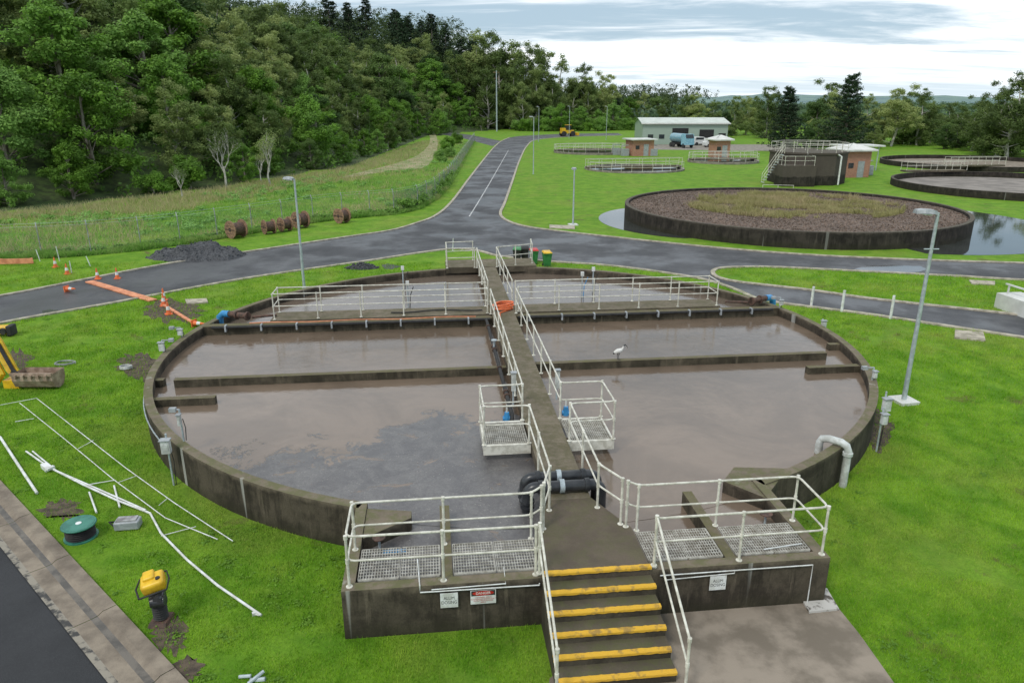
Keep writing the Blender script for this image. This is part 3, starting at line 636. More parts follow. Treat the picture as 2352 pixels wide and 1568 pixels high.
# ------------------------------------------------------------------ treatment tank
T=E('treatment_tank',TC,'large round concrete wastewater tank with brown water','tank')
RR=RRW
a0,a1=rad(-68.2),rad(248.2); N_=110
arc=[L(RR*math.cos(a0+(a1-a0)*i/N_),RR*math.sin(a0+(a1-a0)*i/N_)) for i in range(N_+1)]
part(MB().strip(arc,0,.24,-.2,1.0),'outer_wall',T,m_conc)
def lbox(mb,s0,s1,t0,t1,z0,z1,mi=0): c=L((s0+s1)/2,(t0+t1)/2,(z0+z1)/2); return mb.box(c,(s1-s0,t1-t0,z1-z0),PSI,mi)
for sg in (-1,1):
    A=lambda a,b:(min(sg*a,sg*b),max(sg*a,sg*b))
    s0,s1=A(4.45,4.23); part(lbox(MB(),s0,s1,-13.72,-10.75,-.2,1.0),'side_wall',T,m_conc)
    s0,s1=A(4.229,1.0 if sg>0 else .9); part(lbox(MB(),s0,s1,-13.72,-13.5,-.2,1.0),'front_wall',T,m_conc)
    part(lbox(MB(),sg*2.62-.1,sg*2.62+.1,-13.5,-11.1,.2,1.0),'divider_wall',T,m_moss)
    tri=[L(-4.22,-12.1),L(-4.22,-11.0),L(-3.3,-11.2),L(-3.3,-11.45)] if sg<0 else [L(4.22,-11.5),L(5.3,-10.3),L(4.1,-10.1),L(3.6,-10.7)]
    part(MB().prism(tri,.5,.97),'wall_gusset',T,m_conc)
    # hand wheel penstock and small valve pipe in each inlet box
    q=L(sg*3.9,-12.2,.75); w_=E('penstock',q,'small rusty hand wheel valve in the inlet box','valve','inlet box valves')
    part(MB().lathe(q+Vector((0,0,.28)),[(.13,0),(.13,.02)],16),'hand_wheel',w_,m_rust); part(MB().tube([q-Vector((0,0,.2)),q+Vector((0,0,.28))],.025,8),'spindle',w_,m_galv)
    part(MB().tube([q+RV*(-sg*.05)-Vector((0,0,.05)),q-RV*(sg*.5)-Vector((0,0,.05))],.05,10),'valve_pipe',w_,m_blue if sg<0 else m_rail,True)
part(lbox(MB(),-11.35,-.46,2.52,2.88,-.1,1.02),'cross_wall',T,m_moss); part(lbox(MB(),.46,11.35,2.65,3.0,-.1,1.02),'cross_wall',T,m_moss)
def baf(s0,s1,t,zt=.93): return part(lbox(MB(),s0,s1,t-.11,t+.11,-.1,zt),'baffle_wall',T,m_moss)
baf(-10.7,-.46,-2.72); baf(.46,10.5,-2.5); baf(-10.9,-9.1,-4.2,.9); baf(9.2,10.95,-3.75,.9); baf(-11.4,-11.05,-2.6,.9); baf(11.1,11.5,-1.6,.9)
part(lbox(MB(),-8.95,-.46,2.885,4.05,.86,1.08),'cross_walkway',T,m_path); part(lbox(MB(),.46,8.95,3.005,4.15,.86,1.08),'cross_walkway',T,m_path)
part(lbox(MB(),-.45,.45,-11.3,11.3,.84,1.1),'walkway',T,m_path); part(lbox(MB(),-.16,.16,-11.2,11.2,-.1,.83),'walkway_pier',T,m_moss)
land=[L(-.9,-13.74),L(1.0,-13.74),L(1.0,-12.5),L(.46,-11.31),L(-.46,-11.31),L(-.9,-12.5)]
part(MB().prism(land,-.2,1.105),'landing',T,concrete('landing_concrete',(.12,.096,.07),(.06,.048,.034),mossamt=.25,streak=False,lift=1.2))
part(lbox(MB(),-2.05,2.55,11.42,13.3,.8,1.095),'rear_landing',T,m_path)
def grating(s0,s1,t0,t1,z):
    mb=MB(); sp=.05
    x=s0+.03
    while x<s1-.01: lbox(mb,x-.006,x+.006,t0,t1,z-.03,z); x+=sp
    y=t0+.03
    while y<t1: lbox(mb,s0,s1,y-.007,y+.007,z-.025,z-.003); y+=.09
    for a,b,c,d in ((s0-.012,s0,t0,t1),(s1,s1+.012,t0,t1),(s0,s1,t0-.012,t0),(s0,s1,t1,t1+.012)): lbox(mb,a,b,c,d,z-.035,z+.002)
    return part(mb,'steel_grating',T,m_grate)
for a,b in ((-4.18,-3.48),(-3.44,-2.75),(-2.49,-1.75),(-1.71,-.97),(1.08,1.8),(1.84,2.48),(2.76,3.46),(3.5,4.18)): grating(a,b,-13.46,-12.55,1.02)
for sg in (-1,1):
    a,b=(-1.56,-.52) if sg<0 else (.52,1.56); grating(a,b,-8.55,-7.32,1.09)
    mb=MB(); o_=a-.03 if sg<0 else b+.03
    lbox(mb,a-.06,b+.06,-8.64,-8.57,.84,1.088); lbox(mb,a-.06,b+.06,-7.3,-7.23,.84,1.088); lbox(mb,o_-.025,o_+.025,-8.569,-7.301,.84,1.088)
    part(mb,'platform_frame',T,m_rail)
wp=[L(11.7*math.cos(i*math.pi/60),11.7*math.sin(i*math.pi/60)) for i in range(120)]
top(MB().sheet(wp,.68),'water',m_water,'murky brown wastewater with floating dark scum',kind='structure')
top(MB().sheet([L(-4.25,-13.5),L(4.25,-13.5),L(4.25,-10.75),L(-4.25,-10.75)],.674),'water.001',m_water,'murky brown wastewater in the inlet boxes',kind='structure')
S=E('staircase',L(0,-13.75),'concrete steps with worn yellow painted nosings','stairs')
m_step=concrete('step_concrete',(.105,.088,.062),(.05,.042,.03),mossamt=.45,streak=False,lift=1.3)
for i in range(5):
    z=1.1-.175*(i+1)
    part(lbox(MB(),-.95,1.03,-13.745-.32*(i+1),-13.745-.32*i-.001,-.1,z),'step',S,m_step)
for i in range(6):
    z=1.1-.175*i; t1=-13.745-.32*i
    mb=MB(); vs=[]; nb=40
    for q in range(nb+1):
        a=-.955+q*1.99/nb; j=random.uniform(-.008,.004)*(1 if random.random()<.5 else .2); k=random.uniform(-.007,.007)
        for (tt,zz_) in ((t1-.022,z-.05+k),(t1-.022+j*.5,z-.006+j),(t1-.008,z+.011),(t1+.065+k,z+.012)): vs.append(L(a,tt,zz_))
    mb.add(vs,[(q*4+i_,(q+1)*4+i_,(q+1)*4+i_+1,q*4+i_+1) for q in range(nb) for i_ in range(3)]); part(mb,'nosing',S,m_yel)
for t in (-10.6,-11.02):
    e=E('black_pipe',L(0,t,.7),'black polyethylene pipe with couplings crossing the walkway','pipe','black pipes crossing the walkway')
    zc=1.26; r_=.12; pts=[L(-.86,t,.5),L(-.86,t,1.05)]+[L(-.86+.18*(1-math.cos(a)),t,1.08+.18*math.sin(a)) for a in np.linspace(.2,math.pi/2,6)]+[L(.55,t,zc)]+[L(.55+.18*math.sin(a),t,zc-.18*(1-math.cos(a))) for a in np.linspace(.3,math.pi/2,5)]+[L(.73,t,.5)]
    part(MB().tube(pts,r_,16),'pipe_run',e,m_black,True)
    for s_ in (-.58,-.12,.42): part(MB().tube([L(s_-.05,t,zc),L(s_+.05,t,zc)],r_+.028,16),'coupling',e,m_black if s_!=-.12 else m_galv,True)
    for z_ in (.80,.92): part(MB().tube([L(-.86,t,z_),L(-.86,t,z_+.05)],r_+.035,16),'flange',e,m_black,True)
e=E('supply_pipe',L(-.8,0,.7),'long dark supply pipe fixed beside the walkway','pipe')
part(MB().tube([L(-.70,2.4,.98),L(-.70,-6.6,.98),L(-.75,-7.0,.9),L(-.85,-7.1,.7)],.06,10),'pipe_run',e,m_blackm,True)
for t_ in (1.5,-.8,-1.2,-3,-5,-5.3): part(MB().tube([L(-.70,t_,.98),L(-.70,t_-.05,.98)],.095,10),'flange',e,m_rust,True)
part(MB().tube([L(-.70,-1.0,.98),L(-.70,-1.0,1.25)],.04,8).lathe(L(-.70,-1.0,1.25),[(.10,0),(.10,.03)],12),'valve',e,m_galv,True)
for s_,t_ in ((-.85,-6.7),(.8,-6.5)):
    q=L(s_,t_,.85); e=E('gate_valve',q,'bright blue gate valve beside the walkway','valve','blue gate valves')
    part(MB().tube([q,q+Vector((0,0,.1)),q+Vector((0,0,.25))],[.1,.085,.06],12).tube([q+Vector((-.11,0,.06)),q+Vector((.11,0,.06))],.075,12),'body',e,m_blue,True)
    part(MB().tube([q+Vector((0,0,.25)),q+Vector((0,0,.45))],.025,8),'spindle',e,m_white,True)
e=E('air_pipe',L(0,2.6,1.02),'thin dark air pipe clipped along the cross wall','pipe')
part(MB().tube([L(-11.0,2.44,1.0),L(-.55,2.44,1.0)],.055,8),'pipe_run',e,m_blackm,True); part(MB().tube([L(.55,2.57,1.0),L(11.0,2.57,1.0)],.055,8),'pipe_run',e,m_blackm,True)
for s_ in list(np.arange(-10.5,-.8,1.3)): part(lbox(MB(),s_-.03,s_+.03,2.36,2.6,.84,1.07),'pipe_clip',e,m_grey)
for s_ in list(np.arange(1,10.8,1.3)): part(lbox(MB(),s_-.03,s_+.03,2.49,2.72,.84,1.07),'pipe_clip',e,m_grey)
# orange hose bundle and black hose on the walkway crossing
q=L(.05,3.3,1.13); rh=random.Random(8); mb=MB()
mb.tube([q+RV*(.36*math.cos(a)*(1+.2*math.sin(a*1.7)))+AV*(.26*math.sin(a*1.02))+Vector((0,0,.02+.012*a)) for a in np.linspace(0,6.28*3.5,70)],.035,7); mb.tube([q+RV*.3,q-RV*.2-AV*.5,q-RV*.25-AV*1.2],.03,7)
top(mb,'orange_hose',m_org,'coiled orange hose lying on the walkway','hose',smooth=True)
q=L(-3.2,3.4,1.1); mb=MB(); mb.tube([q+RV*(x)+AV*(.12*math.sin(x*2.2))+Vector((0,0,.03)) for x in np.linspace(-1.2,2.4,26)],.028,7)
top(mb,'black_hose',m_blackm,'black hose snaking along the cross walkway','hose',smooth=True)
q=L(-6.5,2.75,1.04); mb=MB(); mb.tube([q+RV*(x)+AV*(.05*math.sin(x*1.9)) for x in np.linspace(-3.2,5.4,30)],.022,6)
top(mb,'orange_hose',m_ocov,'thin orange hose along the cross wall','hose',smooth=True)
for sg in (-1,1):
    s_=-9.7 if sg<0 else 10.2
    e=E('riser_pipe',L(s_,3.6,1),'rusty pipe with bright blue elbow at the tank rim','pipe','rusty pipes with blue elbows')
    q=[L(s_+sg*.1,3.1,1.22),L(s_+sg*.9,3.5,1.22)]; part(MB().tube(q,.115,12).tube([q[0],q[0].lerp(q[1],.08)],.17,12).tube([q[0].lerp(q[1],.55),q[0].lerp(q[1],.62)],.17,12),'pipe_run',e,m_rust,True)
    p0=q[1]; part(MB().tube([p0,L(s_+sg*1.15,3.62,1.21),L(s_+sg*1.32,3.7,1.07),L(s_+sg*1.38,3.73,.5)],.135,12),'elbow',e,m_blue,True)
    part(MB().tube([L(s_+sg*-.9,3.4,1.15),L(s_,3.2,1.15)],.05,8),'small_pipe',e,m_rust,True)
def ctrl(s,t,z,h,boxz,bs=(.22,.14,.34),label='grey control box on a steel post',post=.025,arm=0):
    b=L(s,t,z); e=E('control_post',b,label,'control box','control boxes on the tank')
    part(MB().tube([b,b+Vector((0,0,h))],post,8),'post',e,m_galv,True)
    part(MB().box(b+Vector((0,0,boxz))-AV*.1,bs,PSI).box(b+Vector((0,0,boxz))-AV*(.1+bs[1]/2+.004),(bs[0]*.7,.01,bs[2]*.5),PSI),'cabinet',e,m_greyw)
    part(MB().box(b+Vector((0,0,boxz+bs[2]/2+.03))-AV*.1,(bs[0]+.05,bs[1]+.05,.025),PSI),'cabinet_roof',e,m_grey)
    part(MB().tube([b+RV*.05+Vector((0,0,boxz)),b+RV*.09+Vector((0,0,boxz*.6)),b+RV*.06+Vector((0,0,.02))],.012,6),'conduit',e,m_blackm,True)
    if arm:
        q=b+Vector((0,0,h)); part(MB().tube([q,q+RV*arm],.02,6).box(q+RV*arm,(.16,.12,.1),PSI),'probe_arm',e,m_grey)
ctrl(-.62,-6.2,1.1,.85,.7,(.12,.1,.5)); ctrl(.62,-6.0,1.1,.8,.65,(.12,.1,.5))
ctrl(-11.75,1.4,1.0,.35,.2,(.16,.1,.18),arm=-.3); ctrl(-11.85,-.2,1.0,.4,.2,(.17,.1,.26),arm=.3); ctrl(-9.0,-7.35,1.0,.85,.6,(.07,.09,.26),arm=-.15); ctrl(-9.25,-7.75,.0,1.4,1.1,(.2,.14,.32)); 
ctrl(11.35,2.7,1.0,.45,.25,(.14,.1,.18),arm=-.3); ctrl(11.95,.4,.6,.6,.4,(.17,.1,.26)); ctrl(10.45,-5.3,1.0,.4,.2,(.1,.1,.18),arm=-.3); ctrl(9.35,-7.6,.0,1.6,1.25,(.19,.14,.32)); ctrl(9.1,-7.95,0,1.3,1.0,(.14,.12,.26))
for s_,t_ in ((-3.8,5.6),(-4.1,8.6),(3.9,6.5),(4.6,7.4)):
    b=L(s_,t_,.5); e=E('level_probe',b,'slim galvanised level probe standing in the water','probe','level probes in the rear chambers')
    part(MB().tube([b,b+Vector((0,0,1.2))],.03,8),'rod',e,m_galv,True); part(MB().box(b+Vector((0,0,1.25)),(.14,.1,.18),PSI),'head',e,m_white)
    part(MB().tube([b+Vector((.06,0,0)),b+Vector((.1,0,.7)),b+Vector((.25,0,1.1))],.018,6),'cable',e,m_blue if 0<s_<4 else m_blackm)
e=E('overflow_pipe',L(7.1,-9.65),'white plastic overflow pipe hooked over the tank rim','pipe'); 
q=[L(7.18,-9.62,.0),L(7.18,-9.62,.98),L(7.15,-9.58,1.08),L(7.06,-9.48,1.14),L(6.86,-9.26,1.14),L(6.76,-9.14,1.09),L(6.73,-9.1,.98),L(6.73,-9.1,.6)]
part(MB().tube(q,.092,14),'pipe_run',e,m_greyw,True); part(MB().tube([L(7.18,-9.62,.85),L(7.18,-9.62,.93)],.12,14),'collar',e,m_greyw,True)
e=E('conduit',L(-11.9,-2,.6),'thin pale conduit fixed round the tank wall','conduit')
part(MB().tube([L((RR+.03)*math.cos(a),(RR+.03)*math.sin(a),.72) for a in np.linspace(rad(165),rad(218),24)],.02,6),'tube',e,m_galv,True)
e=E('dosing_pipe',L(-2,-13.74,.7),'thin white dosing pipe clipped to the concrete box','pipe','thin white dosing pipes')
part(MB().tube([L(-3.15,-13.0,1.05),L(-3.1,-13.76,1.03),L(-3.1,-13.76,.9),L(-1.0,-13.76,.88),L(-1.0,-13.76,.92)],.012,6).tube([L(-2.9,-13.76,.94),L(-1.6,-13.76,.96),L(-1.6,-13.4,1.04)],.010,6),'pipe_run',e,m_white)
e=E('dosing_pipe',L(2,-13.74,.7),'thin white dosing pipe clipped to the concrete box','pipe','thin white dosing pipes')
part(MB().tube([L(1.2,-13.76,.9),L(4.1,-13.76,.9),L(4.1,-13.76,.02)],.012,6).tube([L(1.3,-13.76,.8),L(2.6,-13.76,.84),L(2.6,-13.76,.9)],.010,6).tube([L(3.3,-13.4,1.05),L(4.1,-13.3,1.05)],.012,6),'pipe_run',e,m_white)
# signs
def textmesh(txt,size,origin,mat,parent,bold=0,name='lettering',sx=1):
    cu=bpy.data.curves.new('t','FONT'); cu.body=txt; cu.size=size; cu.align_x='CENTER'; cu.align_y='CENTER'; cu.offset=bold; cu.space_line=.95
    to=bpy.data.objects.new('t',cu); COL.objects.link(to); dg=bpy.context.evaluated_depsgraph_get(); me=bpy.data.meshes.new_from_object(to.evaluated_get(dg))
    COL.objects.unlink(to); bpy.data.objects.remove(to)
    org=WO[parent.name]
    for v in me.vertices: v.co=Vector(origin)+RV*(v.co.x*sx)+Vector((0,0,v.co.y))-org
    me.materials.clear(); me.materials.append(mat); me.name=name; o=bpy.data.objects.new(name,me); COL.objects.link(o); o.parent=parent; return o
m_ink=M('sign_ink',(.03,.03,.03),(.045,.045,.045),rough=.6)
def sign(s,z,w,h,kind):
    b=L(s,-13.765,z); e=E('warning_sign' if kind=='d' else 'sign',b,'white sign reading alum dosing on concrete wall' if kind=='a' else 'white and red danger confined space sign','sign')
    part(MB().box(b,(w,.008,h),PSI),'panel',e,m_white)
    f=b-AV*.006
    if kind=='a': textmesh('ALUM\nDOSING',.092,f,m_ink,e,.0,sx=.8)
    else:
        c=f+Vector((0,0,h*.30)); n=28; 
        part(MB().box(b+Vector((0,0,h*.30))-AV*.0045,(w*.94,.001,h*.38),PSI),'header_band',e,m_ink)
        part(MB().add([c-AV*.001+RV*(w*.42*math.cos(2*math.pi*i/n))+Vector((0,0,h*.165*math.sin(2*math.pi*i/n))) for i in range(n)],[tuple(range(n))]),'red_oval',e,m_red)
        textmesh('DANGER',.072,c-AV*.003,m_white,e,.001,sx=.9)
        textmesh('CONFINED SPACE\nAUTHORISED ENTRY ONLY\nENTRY PROCEDURES\nAPPLY',.036,f-Vector((0,0,h*.2)),m_red,e,.0)
sign(-2.6,.70,.31,.30,'a'); sign(-2.0,.72,.45,.28,'d'); sign(2.3,.66,.31,.30,'a')
# ------------------------------------------------------------------ slabs
q=[P(1828,1360),P(1898,1356),P(1926,1404),P(1858,1411)]
top(MB().prism(q,0,.07),'drain_slab',M('stained_slab',(.5,.48,.44),(.09,.075,.06),sc=5,lo=.48,hi=.6,rough=.8),'small concrete drain slab with white stains','slab')
for pxs in ([(2193,760),(2258,766),(2263,785),(2192,778)],[(2225,645),(2285,648),(2285,656),(2232,654)],[(1262,518),(1320,520),(1320,527),(1262,525)],[(425,690),(475,688),(478,697),(430,700)]):
    top(MB().prism(PL(pxs),0,.07),'pit_cover',m_kerb,'pale concrete pit cover set in the grass','pit cover','concrete pit covers')
# ------------------------------------------------------------------ street lamps
def lamp(p,h,hl=.55,ang=math.pi,label='grey steel street lamp with flat head',foot=True,cross=False):
    e=E('street_lamp',p,label,'street lamp','street lamps of the plant'); p=Vector(p)
    part(MB().tube([p,p+Vector((0,0,h))],[.075,.045],12).lathe(p,[(.12,0),(.12,.04)],12),'pole',e,m_galv,True)
    if foot: part(MB().box(p+Vector((0,0,.02)),(.66,.66,.14),.2),'footing',e,m_roofw)
    d=Vector((math.cos(ang),math.sin(ang),0)); q=p+Vector((0,0,h)); c=q+d*.18
    R=Matrix.Rotation(ang,3,'Z')@Matrix.Rotation(rad(-6),3,'Y')
    mb=MB(); vs=[]
    for x,w,z in ((-.12,.10,0),(.0,.17,.03),(.28,.2,.02),(hl-.1,.12,-.02)):
        vs+=[c+R@Vector((x,-w,z-.05)),c+R@Vector((x,w,z-.05)),c+R@Vector((x,w*.7,z+.06)),c+R@Vector((x,-w*.7,z+.06))]
    fs=[(0,1,2,3),(12,15,14,13)]+[(i*4+k,i*4+(k+1)%4,(i+1)*4+(k+1)%4,(i+1)*4+k) for i in range(3) for k in range(4)]
    part(MB().add(vs,fs),'lamp_head',e,m_grey)
    part(MB().box(c+R@Vector((.16,0,-.065)),(.26,.22,.03),R=R),'lens',e,m_white)
    if cross: part(MB().tube([p+Vector((-.22,0,h*.82)),p+Vector((.22,0,h*.82))],.02,6),'crossbar',e,m_galv)
lamp(P(699,662),5.45,.5,math.pi*.9,foot=False); lamp(P(2075,922),5.95,.6,math.pi,cross=True)
lamp(P(1316,517),4.2,.3,math.pi/2,'thin grey pole lamp on the grass verge')
lamp(P(1225,400),7.2,.5,math.pi,foot=False); lamp(P(1237,326),8,.5,math.pi,foot=False); lamp(P(1307,318),8,.5,math.pi,foot=False); lamp(P(1392,322),8,.5,math.pi,foot=False); lamp(P(1812,335),5,.5,math.pi,foot=False)
pp=P(1141,302); e=E('utility_pole',pp,'tall utility pole with crossarms beside the wood','utility pole')
part(MB().tube([pp,pp+Vector((0,0,18.5))],[.26,.17],8),'pole',e,m_galv,True); part(MB().box(pp+Vector((0,0,18)),(2,.15,.15)),'crossarm',e,m_wood); part(MB().box(pp+Vector((0,0,16.2)),(1.6,.15,.15)),'crossarm',e,m_wood)
# ------------------------------------------------------------------ fence
e=E('chain_link_fence',fw[1],'chain link fence with barbed top along the field','fence')
posts=[]
for a,b in zip(fw[:-1],fw[1:]):
    n=max(1,round((b-a).length/3.4)); posts+=[a.lerp(b,i/n) for i in range(n)]
posts.append(fw[-1])
fp=mkmesh(MB().tube([(0,0,0),(0,0,1.8),(-.12,.18,2.05)],.032,6),'post',M('fence_post',(.34,.36,.35),(.2,.21,.2),rough=.7),(0,0,0))
for q in posts:
    o=bpy.data.objects.new('post',fp); COL.objects.link(o); o.parent=e; o.location=q-fw[1]
mb=MB(); mb2=MB()
for i,(a,b) in enumerate(zip(fw[:-1],fw[1:])): (mb if i<12 else mb2).add([a,b,b+Vector((0,0,1.8)),a+Vector((0,0,1.8))],[(0,1,2,3)])
part(mb,'wire_mesh',e,m_link); part(mb2,'wire_mesh',e,m_link2,label='darker denser wire mesh')
for z in (1.82,2.0): part(MB().tube([q+Vector((0,0,z)) for q in fw],.006,4),'top_wire',e,m_galv)
C=[];R=[]
for i in range(120):
    k=rr.uniform(.25,.85); idx=6+k*11; i0=int(idx); q=fw[i0].lerp(fw[min(i0+1,len(fw)-1)],idx-i0); hgt=.35 if i0<12 else 1.1
    C.append((q.x+rr.gauss(0,.2),q.y+rr.gauss(0,.2),rr.uniform(.1,hgt))); R.append(rr.uniform(.2,.42))
for i in range(110):
    k=rr.uniform(0,9); i0=int(k); q=fw[i0].lerp(fw[i0+1],k-i0); C.append((q.x,q.y+.3,.15)); R.append(rr.uniform(.15,.38))
o=bpy.data.objects.new('creeper',crown_mesh('creeper',leaf_arr(C,R,16000,.09,rs,.8,.6,.3),m_leafB)); COL.objects.link(o); meta(o,'green creeper and weeds growing over the fence','creeper',None,'stuff')
n=60000; k=RNG.uniform(0,17.99,n); i0=k.astype(int); fa=np.array([(q.x,q.y) for q in fw]); fr=(k-i0)[:,None]; pt=fa[i0]*(1-fr)+fa[i0+1]*fr; pt=pt+np.array([.35,-.94])*RNG.uniform(-.3,1.0,n)[:,None]
hv_=vnoise(pt[:,0],pt[:,1],.8,12); ok=~inpoly(pt[:,0],pt[:,1],roadpoly); V=blades(pt[ok,0],pt[ok,1],.08+.45*hv_[ok]**1.5,.04,RNG,.7)
o=bpy.data.objects.new('verge_grass',quadmesh('verge_grass',V,np.arange(len(V)).reshape(-1,3),m_long)); COL.objects.link(o); meta(o,'rough uncut grass at the foot of the fence','grass',None,'stuff')
# ------------------------------------------------------------------ cable drums
def drum(loc,R0,w,ang,label):
    e=E('cable_drum',(0,0,0),label,'cable drum','wooden cable drums along the fence')
    for x in (-w/2,w/2): part(MB().lathe((x,0,R0),[(R0,-.03),(R0,.03)],28,0,'X'),'flange',e,m_wood)
    part(MB().lathe((0,0,R0),[(R0*.7,-w/2+.031),(R0*.7,w/2-.031)],24,0,'X'),'barrel',e,m_rust)
    for x in (-w/2-.036,w/2+.036): part(MB().lathe((x,0,R0),[(R0*.22,-.005),(R0*.22,.005)],16,0,'X'),'hub',e,m_hole)
    for x in (-w/2-.04,w/2+.04): part(MB().box((x,0,R0),(.02,R0*1.7,.09)).box((x,0,R0+R0*.45),(.02,R0*1.4,.02)).box((x,0,R0-R0*.45),(.02,R0*1.4,.02)),'brace',e,m_rust)
    e.location=loc; e.rotation_euler=(0,0,ang)
drum(P(545,546),.62,.95,rad(55),'weathered wooden cable drum near the fence'); drum(P(619,537),.52,.7,rad(40),'empty wooden cable drum with pale flanges')
drum(P(656,531),.52,.7,rad(48),'wooden cable drum lying by the fence'); drum(P(692,523),.62,.8,rad(50),'weathered wooden cable drum near the fence'); drum(P(787,512),.58,.75,rad(55),'dark wooden cable drum beside long grass')
def heap(c,rx,ry,h,label,seed):
    n=46; g=np.linspace(-1.15,1.15,n); X,Y=np.meshgrid(g,g); r_=np.hypot(X,Y); lump=vnoise(X*3+10,Y*3+10,1.0,seed); fine=vnoise(X*3+10,Y*3+10,7.0,seed+1)
    Z=h*(np.clip(1.0-r_+(lump-.5)*.9,0,1)**.8)*(.55+.9*lump)+(fine-.5)*.16*h-.02
    Z=np.where(r_>1.12,-.04,Z)
    V=np.stack([c.x+X.ravel()*rx,c.y+Y.ravel()*ry,Z.ravel()],1); ii=np.arange(n*n).reshape(n,n); F=np.stack([ii[:-1,:-1],ii[:-1,1:],ii[1:,1:],ii[1:,:-1]],-1).reshape(-1,4)
    st=MB(); st.add([tuple(v) for v in V],[tuple(int(a) for a in f) for f in F]); r=np.random.default_rng(seed)
    for q in range(500):
        i=r.integers(0,n*n); s_=r.uniform(.03,.10)
        if V[i,2]<0: 
            if r.random()<.9 or r_.ravel()[i]>1.1: continue
        st.box((V[i,0],V[i,1],max(0,V[i,2])+s_*.2),(s_,s_,s_*.8),r.uniform(0,3))
    top(st,'gravel_heap',m_gravel,label,'gravel heap',kind='stuff')
heap(P(458,588),2.8,1.6,.85,'low wide heap of dark broken asphalt on grass',21); heap(P(830,616),.9,.5,.3,'small pile of dark gravel on the verge',5)
top(MB().sheet(blob(895,612,22,6,14,.3,77),.012),'soil',m_gravel,'scatter of dark gravel on grass',kind='structure')
# ------------------------------------------------------------------ wheelie bins
def bin_(loc,bm_,lm,ang,label):
    e=E('wheelie_bin',(0,0,0),label,'wheelie bin','wheelie bins beside the steps')
    vs=[(-.2,-.22,.06),(.2,-.22,.06),(.2,.22,.06),(-.2,.22,.06),(-.28,-.32,.95),(.28,-.32,.95),(.28,.3,.95),(-.28,.3,.95)]
    part(MB().add(vs,[(0,3,2,1),(4,5,6,7),(0,1,5,4),(1,2,6,5),(2,3,7,6),(3,0,4,7)]).box((0,-.33,.92),(.6,.05,.05)),'body',e,bm_)
    part(MB().add([(-.3,-.36,.96),(.3,-.36,.96),(.3,.34,.98),(-.3,.34,.98),(-.24,-.28,1.04),(.24,-.28,1.04),(.24,.3,1.07),(-.24,.3,1.07)],[(0,3,2,1),(4,5,6,7),(0,1,5,4),(1,2,6,5),(2,3,7,6),(3,0,4,7)]).tube([(-.25,.38,.98),(.25,.38,.98)],.02,6),'lid',e,lm)
    for x in (-.24,.24): part(MB().lathe((x,.24,.1),[(.1,-.025),(.1,.025)],14,0,'X'),'wheel',e,m_rubber)
    e.location=loc; e.rotation_euler=(0,0,ang); e.scale=(.85,.85,.85)
bin_(P(1256,612),m_green,m_yp,.2,'green wheelie bin with yellow lid'); bin_(P(1226,606),m_green,m_red,.1,'green wheelie bin with red lid'); bin_(P(1205,601),m_blackm,m_blackm,0,'black wheelie bin with dark lid'); bin_(P(1188,603),m_blackm,m_green,-.1,'dark wheelie bin with green lid')
# ------------------------------------------------------------------ cones, covers, posts
def cone(p,tilt=0,h=.7):
    e=E('traffic_cone',(0,0,0),'orange traffic cone with white band' if not tilt else 'orange traffic cone fallen on its side','traffic cone','orange traffic cones by the road works')
    part(MB().box((0,0,.025),(.36,.36,.05)),'base',e,m_org); part(MB().lathe((0,0,.05),[(.13,0),(.1,.2),(.06,.43),(.03,h-.05)],16),'body',e,m_org,True)
    part(MB().lathe((0,0,.05),[(.104,.21),(.069,.4)],16),'band',e,m_white,True); e.location=p; e.rotation_euler=(tilt,0,random.uniform(0,1.5)); e.scale=(.85,.85,.85)
for px,py in ((377,702),(388,722),(270,640),(225,641),(155,630),(128,614),(377,690)): cone(P(px,py))
cone(P(445,742,.15),1.5); cone(P(152,663,.15),1.5)
def slab_line(a,b,w,z,label):
    d=(b-a); l=d.length; ang=math.atan2(d.y,d.x)
    mb=MB()
    n=max(1,round(l/1.2))
    for i in range(n): 
        q=a.lerp(b,(i+.5)/n); mb.box((q.x,q.y,z),(l/n-.001,w,.06),ang)
    top(mb,'cable_cover',m_ocov,label,'cable cover','orange cable covers')
slab_line(P(205,648),P(352,692),.40,.045,'orange ramp covering a cable trench over the road'); slab_line(P(372,700),P(450,748),.14,.06,'narrow orange cable cover across soil')
top(MB().box(P(30,600,.22),(2.2,.06,.3),.1).box(P(0,600,.12),(.1,.4,.24),.1).box(P(70,598,.12),(.1,.4,.24),.1),'barrier',m_ocov,'low orange barrier board by the verge','barrier')
def guide(p,h,w=.10,label='white guide post on the grass verge',lean=0):
    q=p+Vector((lean,0,h)); mb=MB().tube([p,q],w/2,4); top(mb,'guide_post',m_white,label,'guide post','white guide posts')
for px,py,h in ((1863,704,.95),(1933,716,1.0),(2045,732,1.05)): guide(P(px,py),h,.13)
for px,py,h,l in ((92,600,.7,-.1),(137,600,.9,-.05),(165,628,.7,0),(208,612,.6,-.15),(1040,578,.85,.05)): guide(P(px,py),h,.06,'thin white marker post in the grass',l)
q=P(2352,745); mb=MB().box((q.x+1.2,q.y+1.2,.35),(1.2,3.2,.7),PSI).box((q.x+1.0,q.y+1.2,1.1),(.08,3.2,.06),PSI).box((q.x+1.15,q.y-.3,.9),(.06,.06,.42),PSI).box((q.x+.85,q.y+2.6,.9),(.06,.06,.42),PSI)
top(mb,'loading_wall',m_roofw,'low white painted concrete wall by the road','wall')
